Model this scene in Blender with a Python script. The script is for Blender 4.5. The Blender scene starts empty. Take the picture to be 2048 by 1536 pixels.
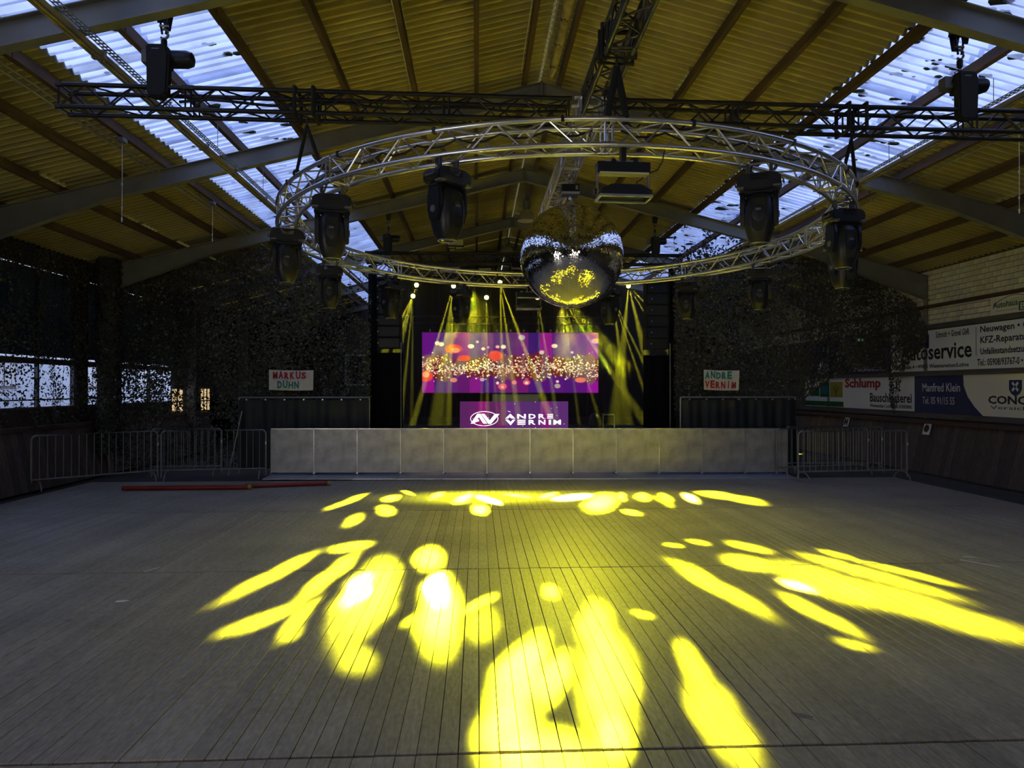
import bpy, bmesh, math, random
import numpy as np
from mathutils import Vector, Matrix, noise
random.seed(7); rng = np.random.default_rng(7)
D = bpy.data
scene = bpy.context.scene
COL = scene.collection
PI = math.pi

# ------------------------------------------------------------ camera
cd = D.cameras.new('camera'); cam = D.objects.new('camera', cd); COL.objects.link(cam)
cd.sensor_width = 36; cd.lens = 1420/2048*36; cd.clip_start = .05; cd.clip_end = 300
TH = math.atan(69/1420); PH = math.atan(8/1420)
fwd = Vector((math.sin(TH)*math.cos(PH), math.cos(TH)*math.cos(PH), math.sin(PH)))
cam.location = (0, 0, 2.05)
cam.rotation_euler = fwd.to_track_quat('-Z', 'Y').to_euler()
scene.camera = cam

# ------------------------------------------------------------ world, exposure
W = D.worlds.new('sky'); scene.world = W; W.use_nodes = True
wn = W.node_tree.nodes; wl = W.node_tree.links
bg = wn['Background']
tc = wn.new('ShaderNodeTexCoord'); sp = wn.new('ShaderNodeSeparateXYZ'); cr = wn.new('ShaderNodeValToRGB')
wl.new(tc.outputs['Generated'], sp.inputs[0]); wl.new(sp.outputs['Z'], cr.inputs[0]); wl.new(cr.outputs[0], bg.inputs[0])
cr.color_ramp.elements[0].position = 0.0; cr.color_ramp.elements[0].color = (.80, .86, 1, 1)
cr.color_ramp.elements[1].position = 0.6; cr.color_ramp.elements[1].color = (.44, .56, 1.0, 1)
bg.inputs[1].default_value = 1.95
vs = scene.view_settings
vs.view_transform = 'Standard'; vs.look = 'None'; vs.gamma = 1; vs.exposure = 0.02; vs.use_curve_mapping = False
cy = scene.cycles
cy.max_bounces = 6; cy.diffuse_bounces = 4; cy.glossy_bounces = 4; cy.transmission_bounces = 4
cy.volume_bounces = 0; cy.transparent_max_bounces = 10
cy.use_denoising = True; cy.use_adaptive_sampling = True; cy.adaptive_threshold = .02
cy.sample_clamp_indirect = 40.0; cy.caustics_reflective = False; cy.caustics_refractive = False

# added fill light behind the camera, set in an unseen gate opening
REAR_FILL_W = 160.0
ld = D.lights.new('rear_fill_light', 'AREA'); ld.shape = 'RECTANGLE'; ld.size = 6; ld.size_y = 2.6; ld.spread = math.radians(150)
ld.color = (1, .86, .68); ld.energy = REAR_FILL_W
lo = D.objects.new('rear_fill_light', ld); COL.objects.link(lo); lo.location = (1.13, -11.4, 2.1); lo.rotation_euler = (PI/2-.85, 0, 0)

# added fill light at the left behind the camera, brightening the right wall
l2 = D.lights.new('side_fill_light', 'AREA'); l2.shape = 'RECTANGLE'; l2.size = 3.6; l2.size_y = 3.0; l2.color = (1, .92, .80); l2.energy = 95; l2.spread = math.radians(120)
o2 = D.objects.new('side_fill_light', l2); COL.objects.link(o2); o2.location = (-9.1, -3, 1.7)
o2.rotation_euler = Vector((20.5, 20, .4)).normalized().to_track_quat('-Z', 'Y').to_euler()

BEAM = (1.0, .97, .03)

# ------------------------------------------------------------ materials
def mat(name, col, rough=.6, metal=0., noise_amt=0., scale=4., col2=None, bump=0., stretch=None, detail=4, spec=.5, randobj=0.):
    m = D.materials.new(name); m.use_nodes = True; nt = m.node_tree; n = nt.nodes; l = nt.links
    b = n['Principled BSDF']; b.inputs['Roughness'].default_value = rough; b.inputs['Metallic'].default_value = metal
    b.inputs['Specular IOR Level'].default_value = spec
    c4 = (*col, 1)
    b.inputs['Base Color'].default_value = c4
    if noise_amt or col2 or bump or randobj:
        t = n.new('ShaderNodeTexCoord'); mp = n.new('ShaderNodeMapping')
        src = t.outputs['Object'] if not stretch else None
        g = n.new('ShaderNodeNewGeometry')
        l.new(g.outputs['Position'] if stretch else t.outputs['Object'], mp.inputs[0])
        mp.inputs['Scale'].default_value = stretch or (1, 1, 1)
        nz = n.new('ShaderNodeTexNoise'); nz.inputs['Scale'].default_value = scale; nz.inputs['Detail'].default_value = detail
        l.new(mp.outputs[0], nz.inputs[0])
        mr = n.new('ShaderNodeMapRange'); mr.inputs[1].default_value = .3; mr.inputs[2].default_value = .7
        l.new(nz.outputs[0], mr.inputs[0])
        mx = n.new('ShaderNodeMix'); mx.data_type = 'RGBA'
        c2 = col2 or tuple(x*(1-noise_amt) for x in col)
        mx.inputs[6].default_value = c4; mx.inputs[7].default_value = (*c2, 1)
        l.new(mr.outputs[0], mx.inputs[0])
        out = mx.outputs[2]
        if randobj:
            oi = n.new('ShaderNodeObjectInfo'); mr2 = n.new('ShaderNodeMapRange')
            mr2.inputs[3].default_value = 1-randobj; mr2.inputs[4].default_value = 1+randobj
            l.new(oi.outputs['Random'], mr2.inputs[0])
            vm = n.new('ShaderNodeVectorMath'); vm.operation = 'SCALE'; l.new(out, vm.inputs[0]); l.new(mr2.outputs[0], vm.inputs[3])
            out = vm.outputs[0]
        l.new(out, b.inputs['Base Color'])
        if bump:
            bp = n.new('ShaderNodeBump'); bp.inputs['Strength'].default_value = bump; bp.inputs['Distance'].default_value = .02
            l.new(nz.outputs[0], bp.inputs['Height']); l.new(bp.outputs[0], b.inputs['Normal'])
    return m

def emit(name, col, s):
    m = D.materials.new(name); m.use_nodes = True; n = m.node_tree.nodes; n.clear()
    e = n.new('ShaderNodeEmission'); e.inputs[0].default_value = (*col, 1); e.inputs[1].default_value = s
    o = n.new('ShaderNodeOutputMaterial'); m.node_tree.links.new(e.outputs[0], o.inputs[0]); return m

M = {}
M['steel'] = mat('painted_steel', (.20, .195, .165), .6, 0, .25, 2)
M['alu'] = mat('raw_aluminium', (.82, .82, .83), .27, .92, .12, 8)
M['truss_black'] = mat('black_powder_coat', (.010, .010, .011), .45, .0, 0, 1, spec=.35)
M['truss_dark'] = mat('dark_aluminium', (.10, .10, .11), .32, .9)
M['black'] = mat('black_plastic', (.009, .010, .012), .40, spec=.4)
M['black_rough'] = mat('black_fabric', (.010, .011, .010), .9)
M['curtain'] = mat('black_molton', (.006, .006, .006), .95, spec=.1)
M['scrim'] = mat('black_tarpaulin', (.012, .015, .014), .6, 0, .3, 1.5)
M['galv'] = mat('galvanised_tube', (.42, .43, .42), .45, .8, .3, 12)
M['galv_dim'] = mat('aged_galvanised_tube', (.30, .30, .27), .55, .4, .3, 12)
M['red'] = mat('red_lacquer', (.30, .028, .012), .4, 0, .3, 3)
M['white'] = mat('white_plastic', (.75, .74, .70), .5)
M['offwhite'] = mat('white_sign_board', (.84, .84, .80), .55, 0, .08, 1)
M['cream'] = mat('cream_sign_board', (.82, .78, .60), .55, 0, .08, 1)
M['navy'] = mat('navy_print', (.008, .02, .09), .5)
M['inkblack'] = mat('black_print', (.01, .01, .012), .6)
M['inkred'] = mat('red_print', (.35, .015, .02), .5)
M['inkgreen'] = mat('green_print', (.01, .10, .03), .5)
M['inkteal'] = mat('teal_print', (.02, .16, .15), .5)
M['inkyellow'] = mat('ochre_print', (.35, .28, .03), .5)
M['inkwhite'] = mat('white_print', (.7, .7, .72), .5)
M['paint_red'] = mat('crimson_paint', (.42, .006, .035), .7)
M['paint_teal'] = mat('teal_paint', (.006, .22, .17), .7)
M['cloth'] = mat('banner_cloth', (.72, .68, .56), .85, 0, .12, 6)
M['purlin'] = mat('brown_timber', (.105, .062, .038), .8, 0, .5, 3, stretch=(6, .5, 6))
M['timber'] = mat('grey_timber', (.12, .105, .09), .8, 0, .4, 3, stretch=(4, .6, 4))
M['kick'] = mat('kickboard_timber', (.105, .075, .060), .75, 0, .45, 3, stretch=(8, 8, .7), randobj=.25)
M['cap'] = mat('cap_timber', (.09, .05, .035), .7, 0, .4, 3, stretch=(4, .6, 4))
M['fibre'] = mat('fibre_cement', (.35, .30, .125), .85, 0, .16, 1.2, col2=(.30, .255, .10), stretch=(1, 1, 1), randobj=.08)
M['foam'] = mat('yellowed_pipe_insulation', (.42, .35, .18), .8, 0, .5, 6)
M['brick'] = mat('cream_block', (.80, .76, .56), .8, 0, .15, 4, randobj=.12)
M['mortar'] = mat('mortar', (.10, .085, .05), .9)
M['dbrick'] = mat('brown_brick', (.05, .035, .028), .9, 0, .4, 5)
M['ground'] = mat('dark_ground', (.085, .075, .065), .95, 0, .4, .8, stretch=(1, 1, 1))
M['lamp_shade'] = mat('enamel_shade', (.30, .27, .20), .4)
M['brass'] = mat('trunking_metal', (.42, .36, .28), .35, .6, .25, 5, stretch=(2, .7, 2))
M['cord'] = mat('white_cord', (.5, .48, .42), .7)
M['grey'] = mat('grey_plastic', (.12, .12, .12), .5)
M['pins'] = mat('pin_metal', (.8, .8, .75), .3, .6)
M['ground_out'] = mat('yard_paving', (.30, .29, .27), .9, 0, .2, 2)
M['white_wall'] = mat('white_cladding', (.75, .76, .78), .7, 0, .1, 3)
M['moss'] = mat('moss', (.045, .05, .02), .95, 0, .5, 20)

def crest_highlight(m):
    # pale line painted on the lowest crest of every corrugation, imitating lit relief
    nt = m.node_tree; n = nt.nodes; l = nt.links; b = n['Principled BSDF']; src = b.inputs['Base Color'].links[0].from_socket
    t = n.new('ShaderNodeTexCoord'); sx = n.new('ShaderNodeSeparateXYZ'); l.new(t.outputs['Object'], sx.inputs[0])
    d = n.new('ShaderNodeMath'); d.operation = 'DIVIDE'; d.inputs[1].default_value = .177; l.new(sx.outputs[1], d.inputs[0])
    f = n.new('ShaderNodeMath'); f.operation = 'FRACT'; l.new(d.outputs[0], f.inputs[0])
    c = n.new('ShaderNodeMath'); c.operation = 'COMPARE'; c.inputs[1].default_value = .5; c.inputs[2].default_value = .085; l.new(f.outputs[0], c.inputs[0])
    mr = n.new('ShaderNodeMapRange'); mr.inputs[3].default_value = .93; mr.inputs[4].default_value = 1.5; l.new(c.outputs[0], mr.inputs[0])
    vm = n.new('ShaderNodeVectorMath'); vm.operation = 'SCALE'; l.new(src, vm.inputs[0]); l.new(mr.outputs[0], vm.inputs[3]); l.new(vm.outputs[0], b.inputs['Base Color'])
crest_highlight(M['fibre'])
# weathered floor planks
def floor_mat():
    m = D.materials.new('worn_floor_plank'); m.use_nodes = True; nt = m.node_tree; n = nt.nodes; l = nt.links
    b = n['Principled BSDF']; b.inputs['Roughness'].default_value = .52; b.inputs['Specular IOR Level'].default_value = .35
    g = n.new('ShaderNodeNewGeometry')
    def nz(sc, scale, det):
        mp = n.new('ShaderNodeMapping'); mp.inputs['Scale'].default_value = sc; l.new(g.outputs['Position'], mp.inputs[0])
        t = n.new('ShaderNodeTexNoise'); t.inputs['Scale'].default_value = scale; t.inputs['Detail'].default_value = det; l.new(mp.outputs[0], t.inputs[0]); return t.outputs[0]
    a = nz((9, 1.1, 1), 5, 5); c = nz((1, 1, 1), .9, 4); d = nz((2.5, 1, 1), 14, 3)
    mx = n.new('ShaderNodeMix'); mx.data_type = 'RGBA'; mx.inputs[6].default_value = (.235, .198, .150, 1); mx.inputs[7].default_value = (.47, .405, .315, 1)
    ad = n.new('ShaderNodeMath'); ad.operation = 'ADD'; l.new(a, ad.inputs[0]); l.new(c, ad.inputs[1])
    ad2 = n.new('ShaderNodeMath'); ad2.operation = 'ADD'; l.new(ad.outputs[0], ad2.inputs[0]); l.new(d, ad2.inputs[1])
    mr = n.new('ShaderNodeMapRange'); mr.inputs[1].default_value = 1.05; mr.inputs[2].default_value = 1.95; l.new(ad2.outputs[0], mr.inputs[0]); l.new(mr.outputs[0], mx.inputs[0])
    oi = n.new('ShaderNodeObjectInfo'); mr2 = n.new('ShaderNodeMapRange'); mr2.inputs[3].default_value = .88; mr2.inputs[4].default_value = 1.1; l.new(oi.outputs['Random'], mr2.inputs[0])
    # dark dirt specks and knots
    v = n.new('ShaderNodeTexVoronoi'); v.inputs['Scale'].default_value = 7; mp = n.new('ShaderNodeMapping'); mp.inputs['Scale'].default_value = (1.5, 1, 1); l.new(g.outputs['Position'], mp.inputs[0]); l.new(mp.outputs[0], v.inputs[0])
    mr3 = n.new('ShaderNodeMapRange'); mr3.inputs[1].default_value = .02; mr3.inputs[2].default_value = .075; mr3.inputs[3].default_value = .35; mr3.inputs[4].default_value = 1; l.new(v.outputs[0], mr3.inputs[0])
    mu = n.new('ShaderNodeMath'); mu.operation = 'MULTIPLY'; l.new(mr2.outputs[0], mu.inputs[0]); l.new(mr3.outputs[0], mu.inputs[1])
    vm = n.new('ShaderNodeVectorMath'); vm.operation = 'SCALE'; l.new(mx.outputs[2], vm.inputs[0]); l.new(mu.outputs[0], vm.inputs[3]); l.new(vm.outputs[0], b.inputs['Base Color'])
    bp = n.new('ShaderNodeBump'); bp.inputs['Strength'].default_value = .25; bp.inputs['Distance'].default_value = .01; l.new(d, bp.inputs['Height']); l.new(bp.outputs[0], b.inputs['Normal'])
    return m
M['plank'] = floor_mat()

def skylight_mat(name, tint, tr):
    m = D.materials.new(name); m.use_nodes = True; nt = m.node_tree; n = nt.nodes; l = nt.links; n.clear()
    o = n.new('ShaderNodeOutputMaterial'); t = n.new('ShaderNodeBsdfTransparent'); tl = n.new('ShaderNodeBsdfTranslucent'); mx = n.new('ShaderNodeMixShader')
    g = n.new('ShaderNodeNewGeometry'); nz = n.new('ShaderNodeTexNoise'); nz.inputs['Scale'].default_value = 1.6; nz.inputs['Detail'].default_value = 6
    mp = n.new('ShaderNodeMapping'); mp.inputs['Scale'].default_value = (1, 3, 1); l.new(g.outputs['Position'], mp.inputs[0]); l.new(mp.outputs[0], nz.inputs[0])
    cr = n.new('ShaderNodeMapRange'); cr.inputs[1].default_value = .35; cr.inputs[2].default_value = .75; cr.inputs[3].default_value = 1.0; cr.inputs[4].default_value = .6; l.new(nz.outputs[0], cr.inputs[0])
    c = n.new('ShaderNodeVectorMath'); c.operation = 'SCALE'; c.inputs[0].default_value = tint; l.new(cr.outputs[0], c.inputs[3])
    l.new(c.outputs[0], tl.inputs[0]); l.new(c.outputs[0], t.inputs[0])
    mx.inputs[0].default_value = 1-tr; l.new(t.outputs[0], mx.inputs[1]); l.new(tl.outputs[0], mx.inputs[2]); l.new(mx.outputs[0], o.inputs[0]); return m
M['grp'] = skylight_mat('translucent_sheet', (.72, .78, .92), .45)
M['grp_white'] = skylight_mat('whitened_translucent_sheet', (1.0, 1.0, 1.0), .85)
M['dirty_pane'] = skylight_mat('dirty_polycarbonate', (.045, .055, .055), .5)
def glass():
    m = D.materials.new('clear_pane'); m.use_nodes = True; n = m.node_tree.nodes; l = m.node_tree.links; n.clear()
    o = n.new('ShaderNodeOutputMaterial'); t = n.new('ShaderNodeBsdfTransparent'); t.inputs[0].default_value = (.9, .92, .95, 1); g = n.new('ShaderNodeBsdfGlossy'); g.inputs[1].default_value = .05
    mx = n.new('ShaderNodeMixShader'); mx.inputs[0].default_value = .05; l.new(t.outputs[0], mx.inputs[1]); l.new(g.outputs[0], mx.inputs[2]); l.new(mx.outputs[0], o.inputs[0]); return m
M['glass'] = glass()
M['mirror'] = mat('mirror_facet', (.95, .94, .90), .06, 1.0)
M['lens'] = mat('glass_lens', (.02, .02, .025), .05, 0, spec=1)
M['glow'] = emit('lamp_glow', (1, .95, .10), 30)
M['warm'] = emit('warm_lit_room', (1, .72, .36), .75)
M['ledwhite'] = emit('led_white', (1, .93, 1), 1.6)
M['barrier_sheet'] = mat('perforated_aluminium', (.52, .51, .49), .42, .65, .35, 3.5, col2=(.30, .29, .27), detail=6)
M['tread'] = mat('tread_plate', (.50, .54, .62), .4, .5, .2, 30)
M['leaf'] = mat('camouflage_leaf', (.058, .060, .038), .85, 0, .3, 2, col2=(.032, .032, .022))
M['leaf2'] = mat('pale_camouflage_leaf', (.17, .165, .13), .85, 0, .4, 3)
M['light_panel'] = mat('pale_yellow_panel', (.75, .72, .35), .6)

# ------------------------------------------------------------ mesh builder
class MB:
    def __init__(s): s.v = []; s.f = []; s.mi = []
    def add(s, v, f, mi=0):
        k = len(s.v); s.v += [tuple(p) for p in v]; s.f += [tuple(i+k for i in q) for q in f]; s.mi += [mi]*len(f)
    def box(s, c, d, R=None, mi=0, bev=0.):
        x, y, z = (q/2 for q in d); c = Vector(c)
        if bev <= 0:
            P = [Vector((a*x, b*y, e*z)) for a in (-1, 1) for b in (-1, 1) for e in (-1, 1)]
            F = [(0, 1, 3, 2), (4, 6, 7, 5), (0, 4, 5, 1), (2, 3, 7, 6), (0, 2, 6, 4), (1, 5, 7, 3)]
        else:
            bm = bmesh.new(); bmesh.ops.create_cube(bm, size=1); 
            for vv in bm.verts: vv.co = Vector((vv.co.x*2*x, vv.co.y*2*y, vv.co.z*2*z))
            bmesh.ops.bevel(bm, geom=bm.edges[:], offset=bev, segments=2, affect='EDGES', profile=.6)
            P = [vv.co.copy() for vv in bm.verts]; bm.verts.index_update(); F = [tuple(q.index for q in ff.verts) for ff in bm.faces]; bm.free()
        if R is not None: P = [R @ p for p in P]
        s.add([p+c for p in P], F, mi); return s
    def tube(s, pts, r, n=8, mi=0, caps=True, closed=False):
        pts = [Vector(p) for p in pts]; k = len(pts); rs = r if isinstance(r, (list, tuple)) else [r]*k
        V = []; up = None
        for i, p in enumerate(pts):
            if closed: t = pts[(i+1) % k]-pts[i-1]
            else: t = pts[min(i+1, k-1)]-pts[max(i-1, 0)]
            t.normalize()
            if up is None: up = Vector((0, 0, 1)) if abs(t.z) < .9 else Vector((1, 0, 0))
            a = t.cross(up)
            if a.length < 1e-5: a = t.orthogonal()
            a.normalize(); b = t.cross(a).normalized(); up = -b if False else up
            for j in range(n):
                q = 2*PI*j/n; V.append(p+(a*math.cos(q)+b*math.sin(q))*rs[i])
        F = []
        for i in range(k if closed else k-1):
            i2 = (i+1) % k
            for j in range(n): F.append((i*n+j, i*n+(j+1) % n, i2*n+(j+1) % n, i2*n+j))
        if caps and not closed: F += [tuple(reversed(range(n))), tuple(range((k-1)*n, k*n))]
        s.add(V, F, mi); return s
    def lathe(s, prof, n=20, c=(0, 0, 0), mi=0, sx=1, sy=1, R=None):
        V = []; c = Vector(c)
        for r, z in prof:
            for j in range(n):
                q = 2*PI*j/n; p = Vector((r*sx*math.cos(q), r*sy*math.sin(q), z)); V.append((R @ p if R is not None else p)+c)
        F = []
        for i in range(len(prof)-1):
            for j in range(n): F.append((i*n+j, i*n+(j+1) % n, (i+1)*n+(j+1) % n, (i+1)*n+j))
        F += [tuple(reversed(range(n))), tuple(range((len(prof)-1)*n, len(prof)*n))]
        s.add(V, F, mi); return s
    def prism(s, poly, w0, w1, f, mi=0):
        # poly 2D list, f(u,v,w)->3D
        n = len(poly); V = [f(u, v, w0) for u, v in poly]+[f(u, v, w1) for u, v in poly]
        F = [tuple(range(n)), tuple(reversed(range(n, 2*n)))]+[(i, i+n, (i+1) % n+n, (i+1) % n) for i in range(n)]
        s.add(V, F, mi); return s
    def mesh(s, name, mats, smooth=False):
        me = D.meshes.new(name); me.from_pydata(s.v, [], s.f)
        for m in (mats if isinstance(mats, (list, tuple)) else [mats]): me.materials.append(m)
        if any(s.mi): me.polygons.foreach_set('material_index', s.mi)
        if smooth:
            me.polygons.foreach_set('use_smooth', [True]*len(s.f))
            if smooth != 'all':
                bm = bmesh.new(); bm.from_mesh(me)
                for e in bm.edges:
                    if len(e.link_faces) == 2 and e.calc_face_angle(0) > .7: e.smooth = False
                bm.to_mesh(me); bm.free()
        me.validate(); me.update(); return me
    def obj(s, name, mats, parent=None, smooth=False, loc=None, kind=None):
        return link(name, s.mesh(name, mats, smooth), parent, loc, kind)
def link(name, data, parent=None, loc=None, kind=None):
    o = D.objects.new(name, data); COL.objects.link(o)
    if parent: o.parent = parent
    if loc is not None: o.location = loc
    if kind: o['kind'] = kind
    return o
def thing(name, label, cat, loc=(0, 0, 0), rz=0, group=None, rot=None):
    o = link(name, None, None, loc); o.rotation_euler = rot or (0, 0, rz); o.empty_display_size = .1
    return tag(o, label, cat, group)
def tag(o, label, cat, group=None):
    o['label'] = label; o['category'] = cat
    if group: o['group'] = group
    return o
def struct(o): o['kind'] = 'structure'; return o
def dup(o, parent=None, loc=None, rot=None, label=None):
    c = o.copy(); COL.objects.link(c)
    if parent is not None: c.parent = parent
    if loc is not None: c.location = loc
    if rot is not None: c.rotation_euler = rot
    if label: c['label'] = label
    for ch in list(o.children): dup(ch, c)
    return c
def text(name, s, parent, m, origin, ux, uy, width, height=None, depth=.004, align='L', bold=0, shear=0):
    cu = D.curves.new('t', 'FONT'); cu.body = s; cu.size = 1; cu.extrude = 0; cu.resolution_u = 2; cu.offset = bold; cu.shear = shear
    to = D.objects.new('t', cu); COL.objects.link(to)
    bpy.context.view_layer.update()
    me = D.meshes.new_from_object(to.evaluated_get(bpy.context.evaluated_depsgraph_get())); D.objects.remove(to); D.curves.remove(cu)
    co = np.zeros(len(me.vertices)*3); me.vertices.foreach_get('co', co); co = co.reshape(-1, 3)
    mn = co[:, :2].min(0); mx = co[:, :2].max(0); wsc = width/(mx[0]-mn[0]); hsc = (height/(mx[1]-mn[1])) if height else wsc
    ux = np.array(ux, float); uy = np.array(uy, float); nn = np.cross(ux, uy)
    P = np.array(origin)+np.outer((co[:, 0]-mn[0])*wsc, ux)+np.outer((co[:, 1]-mn[1])*hsc, uy)+nn*depth
    me.vertices.foreach_set('co', P.ravel()); me.materials.clear(); me.materials.append(m); me.update()
    return link(name, me, parent)

RX = 1.13        # ridge X
def roofz(x, z0=7.47): return z0-.25*abs(x-RX)
HW = 10.25       # half width
XL, XR = RX-HW, RX+HW   # -9.12 , 11.38
Y0, Y1 = -12.0, 34.0

# ============================================================ FLOOR
ground = MB().box((RX, 11, -.16), (2*HW+.8, 47, .2)).obj('floor', M['ground']); struct(ground); ground['label'] = 'old plank dance floor laid in four metre bays over dark ground'
pw = .1168; gap = .0036
rows = [(-12., -8.05), (-8., -4.05), (-4., -.02), (.0, 3.99), (4.025, 8.075), (8.10, 11.965), (11.99, 15.9)]
stuff = MB()
nx = int(18/pw)
for ri, (ya, yb) in enumerate(rows):
    L = yb-ya; mesh_v = []
    for k in range(3):
        b = MB(); w = pw-gap*(.5, 1, 1.7)[k]
        b.prism([(-w/2, -.028), (w/2, -.028), (w/2, -.002), (w/2-.002, 0), (-w/2+.002, 0), (-w/2, -.002)], 0, L, lambda u, v, q: (u, q, v))
        mesh_v.append(b.mesh('plank', M['plank']))
    for i in range(nx):
        x = -8.4+pw*(i+.5); rz = (random.random()-.5)*.003
        seen = (ri == 3 and -3.0 < x < 3.25) or (ri == 4 and -5.9 < x < 6.3) or (ri == 5 and -7.4 < x < 8.3)
        if seen:
            o = link('plank', random.choice(mesh_v), ground, (x, ya, -.002+rz))
        else:
            w = pw-gap*random.choice((.5, 1, 1.7)); z = -.002+rz
            if ri == 6 and x > 8.0+(15.9-11.98)*.0 and False: continue
            stuff.box((x, (ya+yb)/2, z-.014), (w, L, .028))
stuff.obj('plank_field', M['plank'], ground, kind='stuff')
# tiny wood splinters and scraps on the floor
def scrap(x, y, l, a, label, m='white', w=.02):
    o = MB().prism([(-l/2, -w/2), (l*.2, -w*.6), (l/2, 0), (l*.1, w/2), (-l/2, w*.3)], 0, .006, lambda u, v, q: (u, v, q)).obj('scrap', M[m], None, loc=(x, y, .003)); o.rotation_euler = (0, 0, a)
    tag(o, label, 'scrap')
scrap(-3.66, 8.2, .22, 1.1, 'pale splinter on the left floor seam', w=.02)
scrap(-3.4, 7.0, .12, .2, 'small white paper scrap on the left of the floor', w=.05)
scrap(5.85, 8.02, .42, -1.0, 'long pale straw lying on the right floor seam', w=.018)
scrap(5.95, 8.32, .16, -.2, 'short pale straw behind the right floor seam', w=.02)
scrap(2.03, 4.36, .13, -.6, 'dark wood sliver on the near floor', 'grey', .012)

# ============================================================ ROOF
ceil = struct(MB().box((RX, 11, 8.2), (.3, 47, .02)).obj('ceiling', M['fibre']))
ceil['label'] = 'gable roof of brown corrugated fibre cement sheets with two translucent strips'
PITCH = .177; NW = 5; SHW = PITCH*NW
def sheet_mesh(name, mats, x0, x1, side, nw=NW, first_mat=0, jag=0, thick=0, seg=6):
    # corrugations run down the slope, wave along Y ; local origin at y=0
    b = MB(); ns = nw*seg+4; A = .042
    def z(x, y): return roofz(x, 7.66)+A*(math.cos(2*PI*y/PITCH)+.12*math.cos(4*PI*y/PITCH))
    for i in range(ns):
        ya, yb = i*PITCH/seg, (i+1)*PITCH/seg
        mi = 1 if (first_mat and i < seg) else 0
        b.add([(x0, ya, z(x0, ya)), (x1, ya, z(x1, ya)), (x1, yb, z(x1, yb)), (x0, yb, z(x0, yb))], [(0, 1, 2, 3)], mi)
    return b.mesh(name, mats, smooth='all')
PL = [0.82, -.03, -1.05, -2.07, -3.08, -4.11, -5.38, -6.18, -7.2, -8.25]
PR = [1.44, 2.30, 3.38, 4.40, 5.45, 6.45, 7.68, 8.62, 9.65, 10.6]
# courses of sheets (x ranges) : side, x0, x1, kind
courses = [('L', RX-.02, -1.10, 'f'), ('L', -1.00, -3.12, 'f'), ('L', -3.05, -4.14, 'g'), ('L', -4.06, -5.18, 'g'), ('L', -5.15, -7.25, 'f'), ('L', -7.15, -9.3, 'f'),
           ('R', RX+.02, 3.42, 'f'), ('R', 3.34, 5.46, 'f'), ('R', 5.42, 6.47, 'g'), ('R', 6.40, 7.50, 'g'), ('R', 7.46, 9.7, 'f'), ('R', 9.6, 11.6, 'f')]
allf = MB(); allg = MB()
for (sd, xa, xb, kd) in courses:
    sgn = -1 if sd == 'L' else 1
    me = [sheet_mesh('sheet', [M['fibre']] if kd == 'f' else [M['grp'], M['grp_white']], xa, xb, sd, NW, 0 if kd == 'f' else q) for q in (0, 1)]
    k = 0; y = Y0
    while y < Y1:
        first = (k % 3 == 0)
        m_ = me[1 if (kd == 'g' and (k % 2 == 0)) else 0]
        dz = random.choice((0, .003, .006))*(1 if kd == 'f' else .5)
        if 4.6 < y < 21.5:
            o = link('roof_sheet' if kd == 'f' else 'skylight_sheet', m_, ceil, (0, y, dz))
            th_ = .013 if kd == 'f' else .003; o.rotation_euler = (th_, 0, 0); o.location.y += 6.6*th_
        else:
            tgt = allf if kd == 'f' else allg
            vv = [(v.co.x, v.co.y+y, v.co.z+dz) for v in m_.vertices]
            kk = len(tgt.v); tgt.v += vv
            for p in m_.polygons: tgt.f.append(tuple(i+kk for i in p.vertices)); tgt.mi.append(p.material_index)
        y += SHW; k += 1
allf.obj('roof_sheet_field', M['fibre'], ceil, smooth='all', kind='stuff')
allg.obj('skylight_sheet_field', [M['grp'], M['grp_white']], ceil, smooth='all', kind='stuff')
# moss clumps lying on the translucent strips
mo = MB()
ico = bmesh.new(); bmesh.ops.create_icosphere(ico, subdivisions=1, radius=1); icv = [v.co.copy() for v in ico.verts]; icf = [tuple(q.index for q in f.verts) for f in ico.faces]; ico.free()
for k in range(420):
    right = random.random() < .8
    x = random.uniform(5.5, 7.2) if right else random.uniform(-4.9, -3.2); y = random.uniform(4.8, 22)
    if right: x = 5.5+1.7*random.random()**1.7
    s_ = random.uniform(.012, .045)*(1.4 if random.random() < .15 else 1)
    zz = roofz(x, 7.66)+.03*math.cos(2*PI*((y-Y0) % PITCH)/PITCH)
    n_ = random.randint(1, 4)
    for q in range(n_):
        j = Vector((random.uniform(-1, 1)*.10, random.uniform(-1, 1)*.015, 0))
        mo.add([Vector((x, y, zz+.01))+j+Vector((v.x*s_*2.0, v.y*s_, v.z*s_*.8))*(1+.4*noise.noise(v*2+j*9)) for v in icv], icf)
mo.obj('moss_clumps', M['moss'], ceil, kind='stuff')
# purlins
def purlin(x, w=.075, h=.14):
    b = MB(); z = roofz(x, 7.47)+h/2
    for k in range(9):
        ya, yb = Y0+k*5.1, min(Y0+(k+1)*5.1+.3, Y1)
        b.box((x+(.0 if k % 2 else .012), (ya+yb)/2, z+.002*(k % 2)), (w, yb-ya, h))
    return b.obj('purlin', M['purlin'], ceil)
for x in PL+PR: purlin(x)
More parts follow.
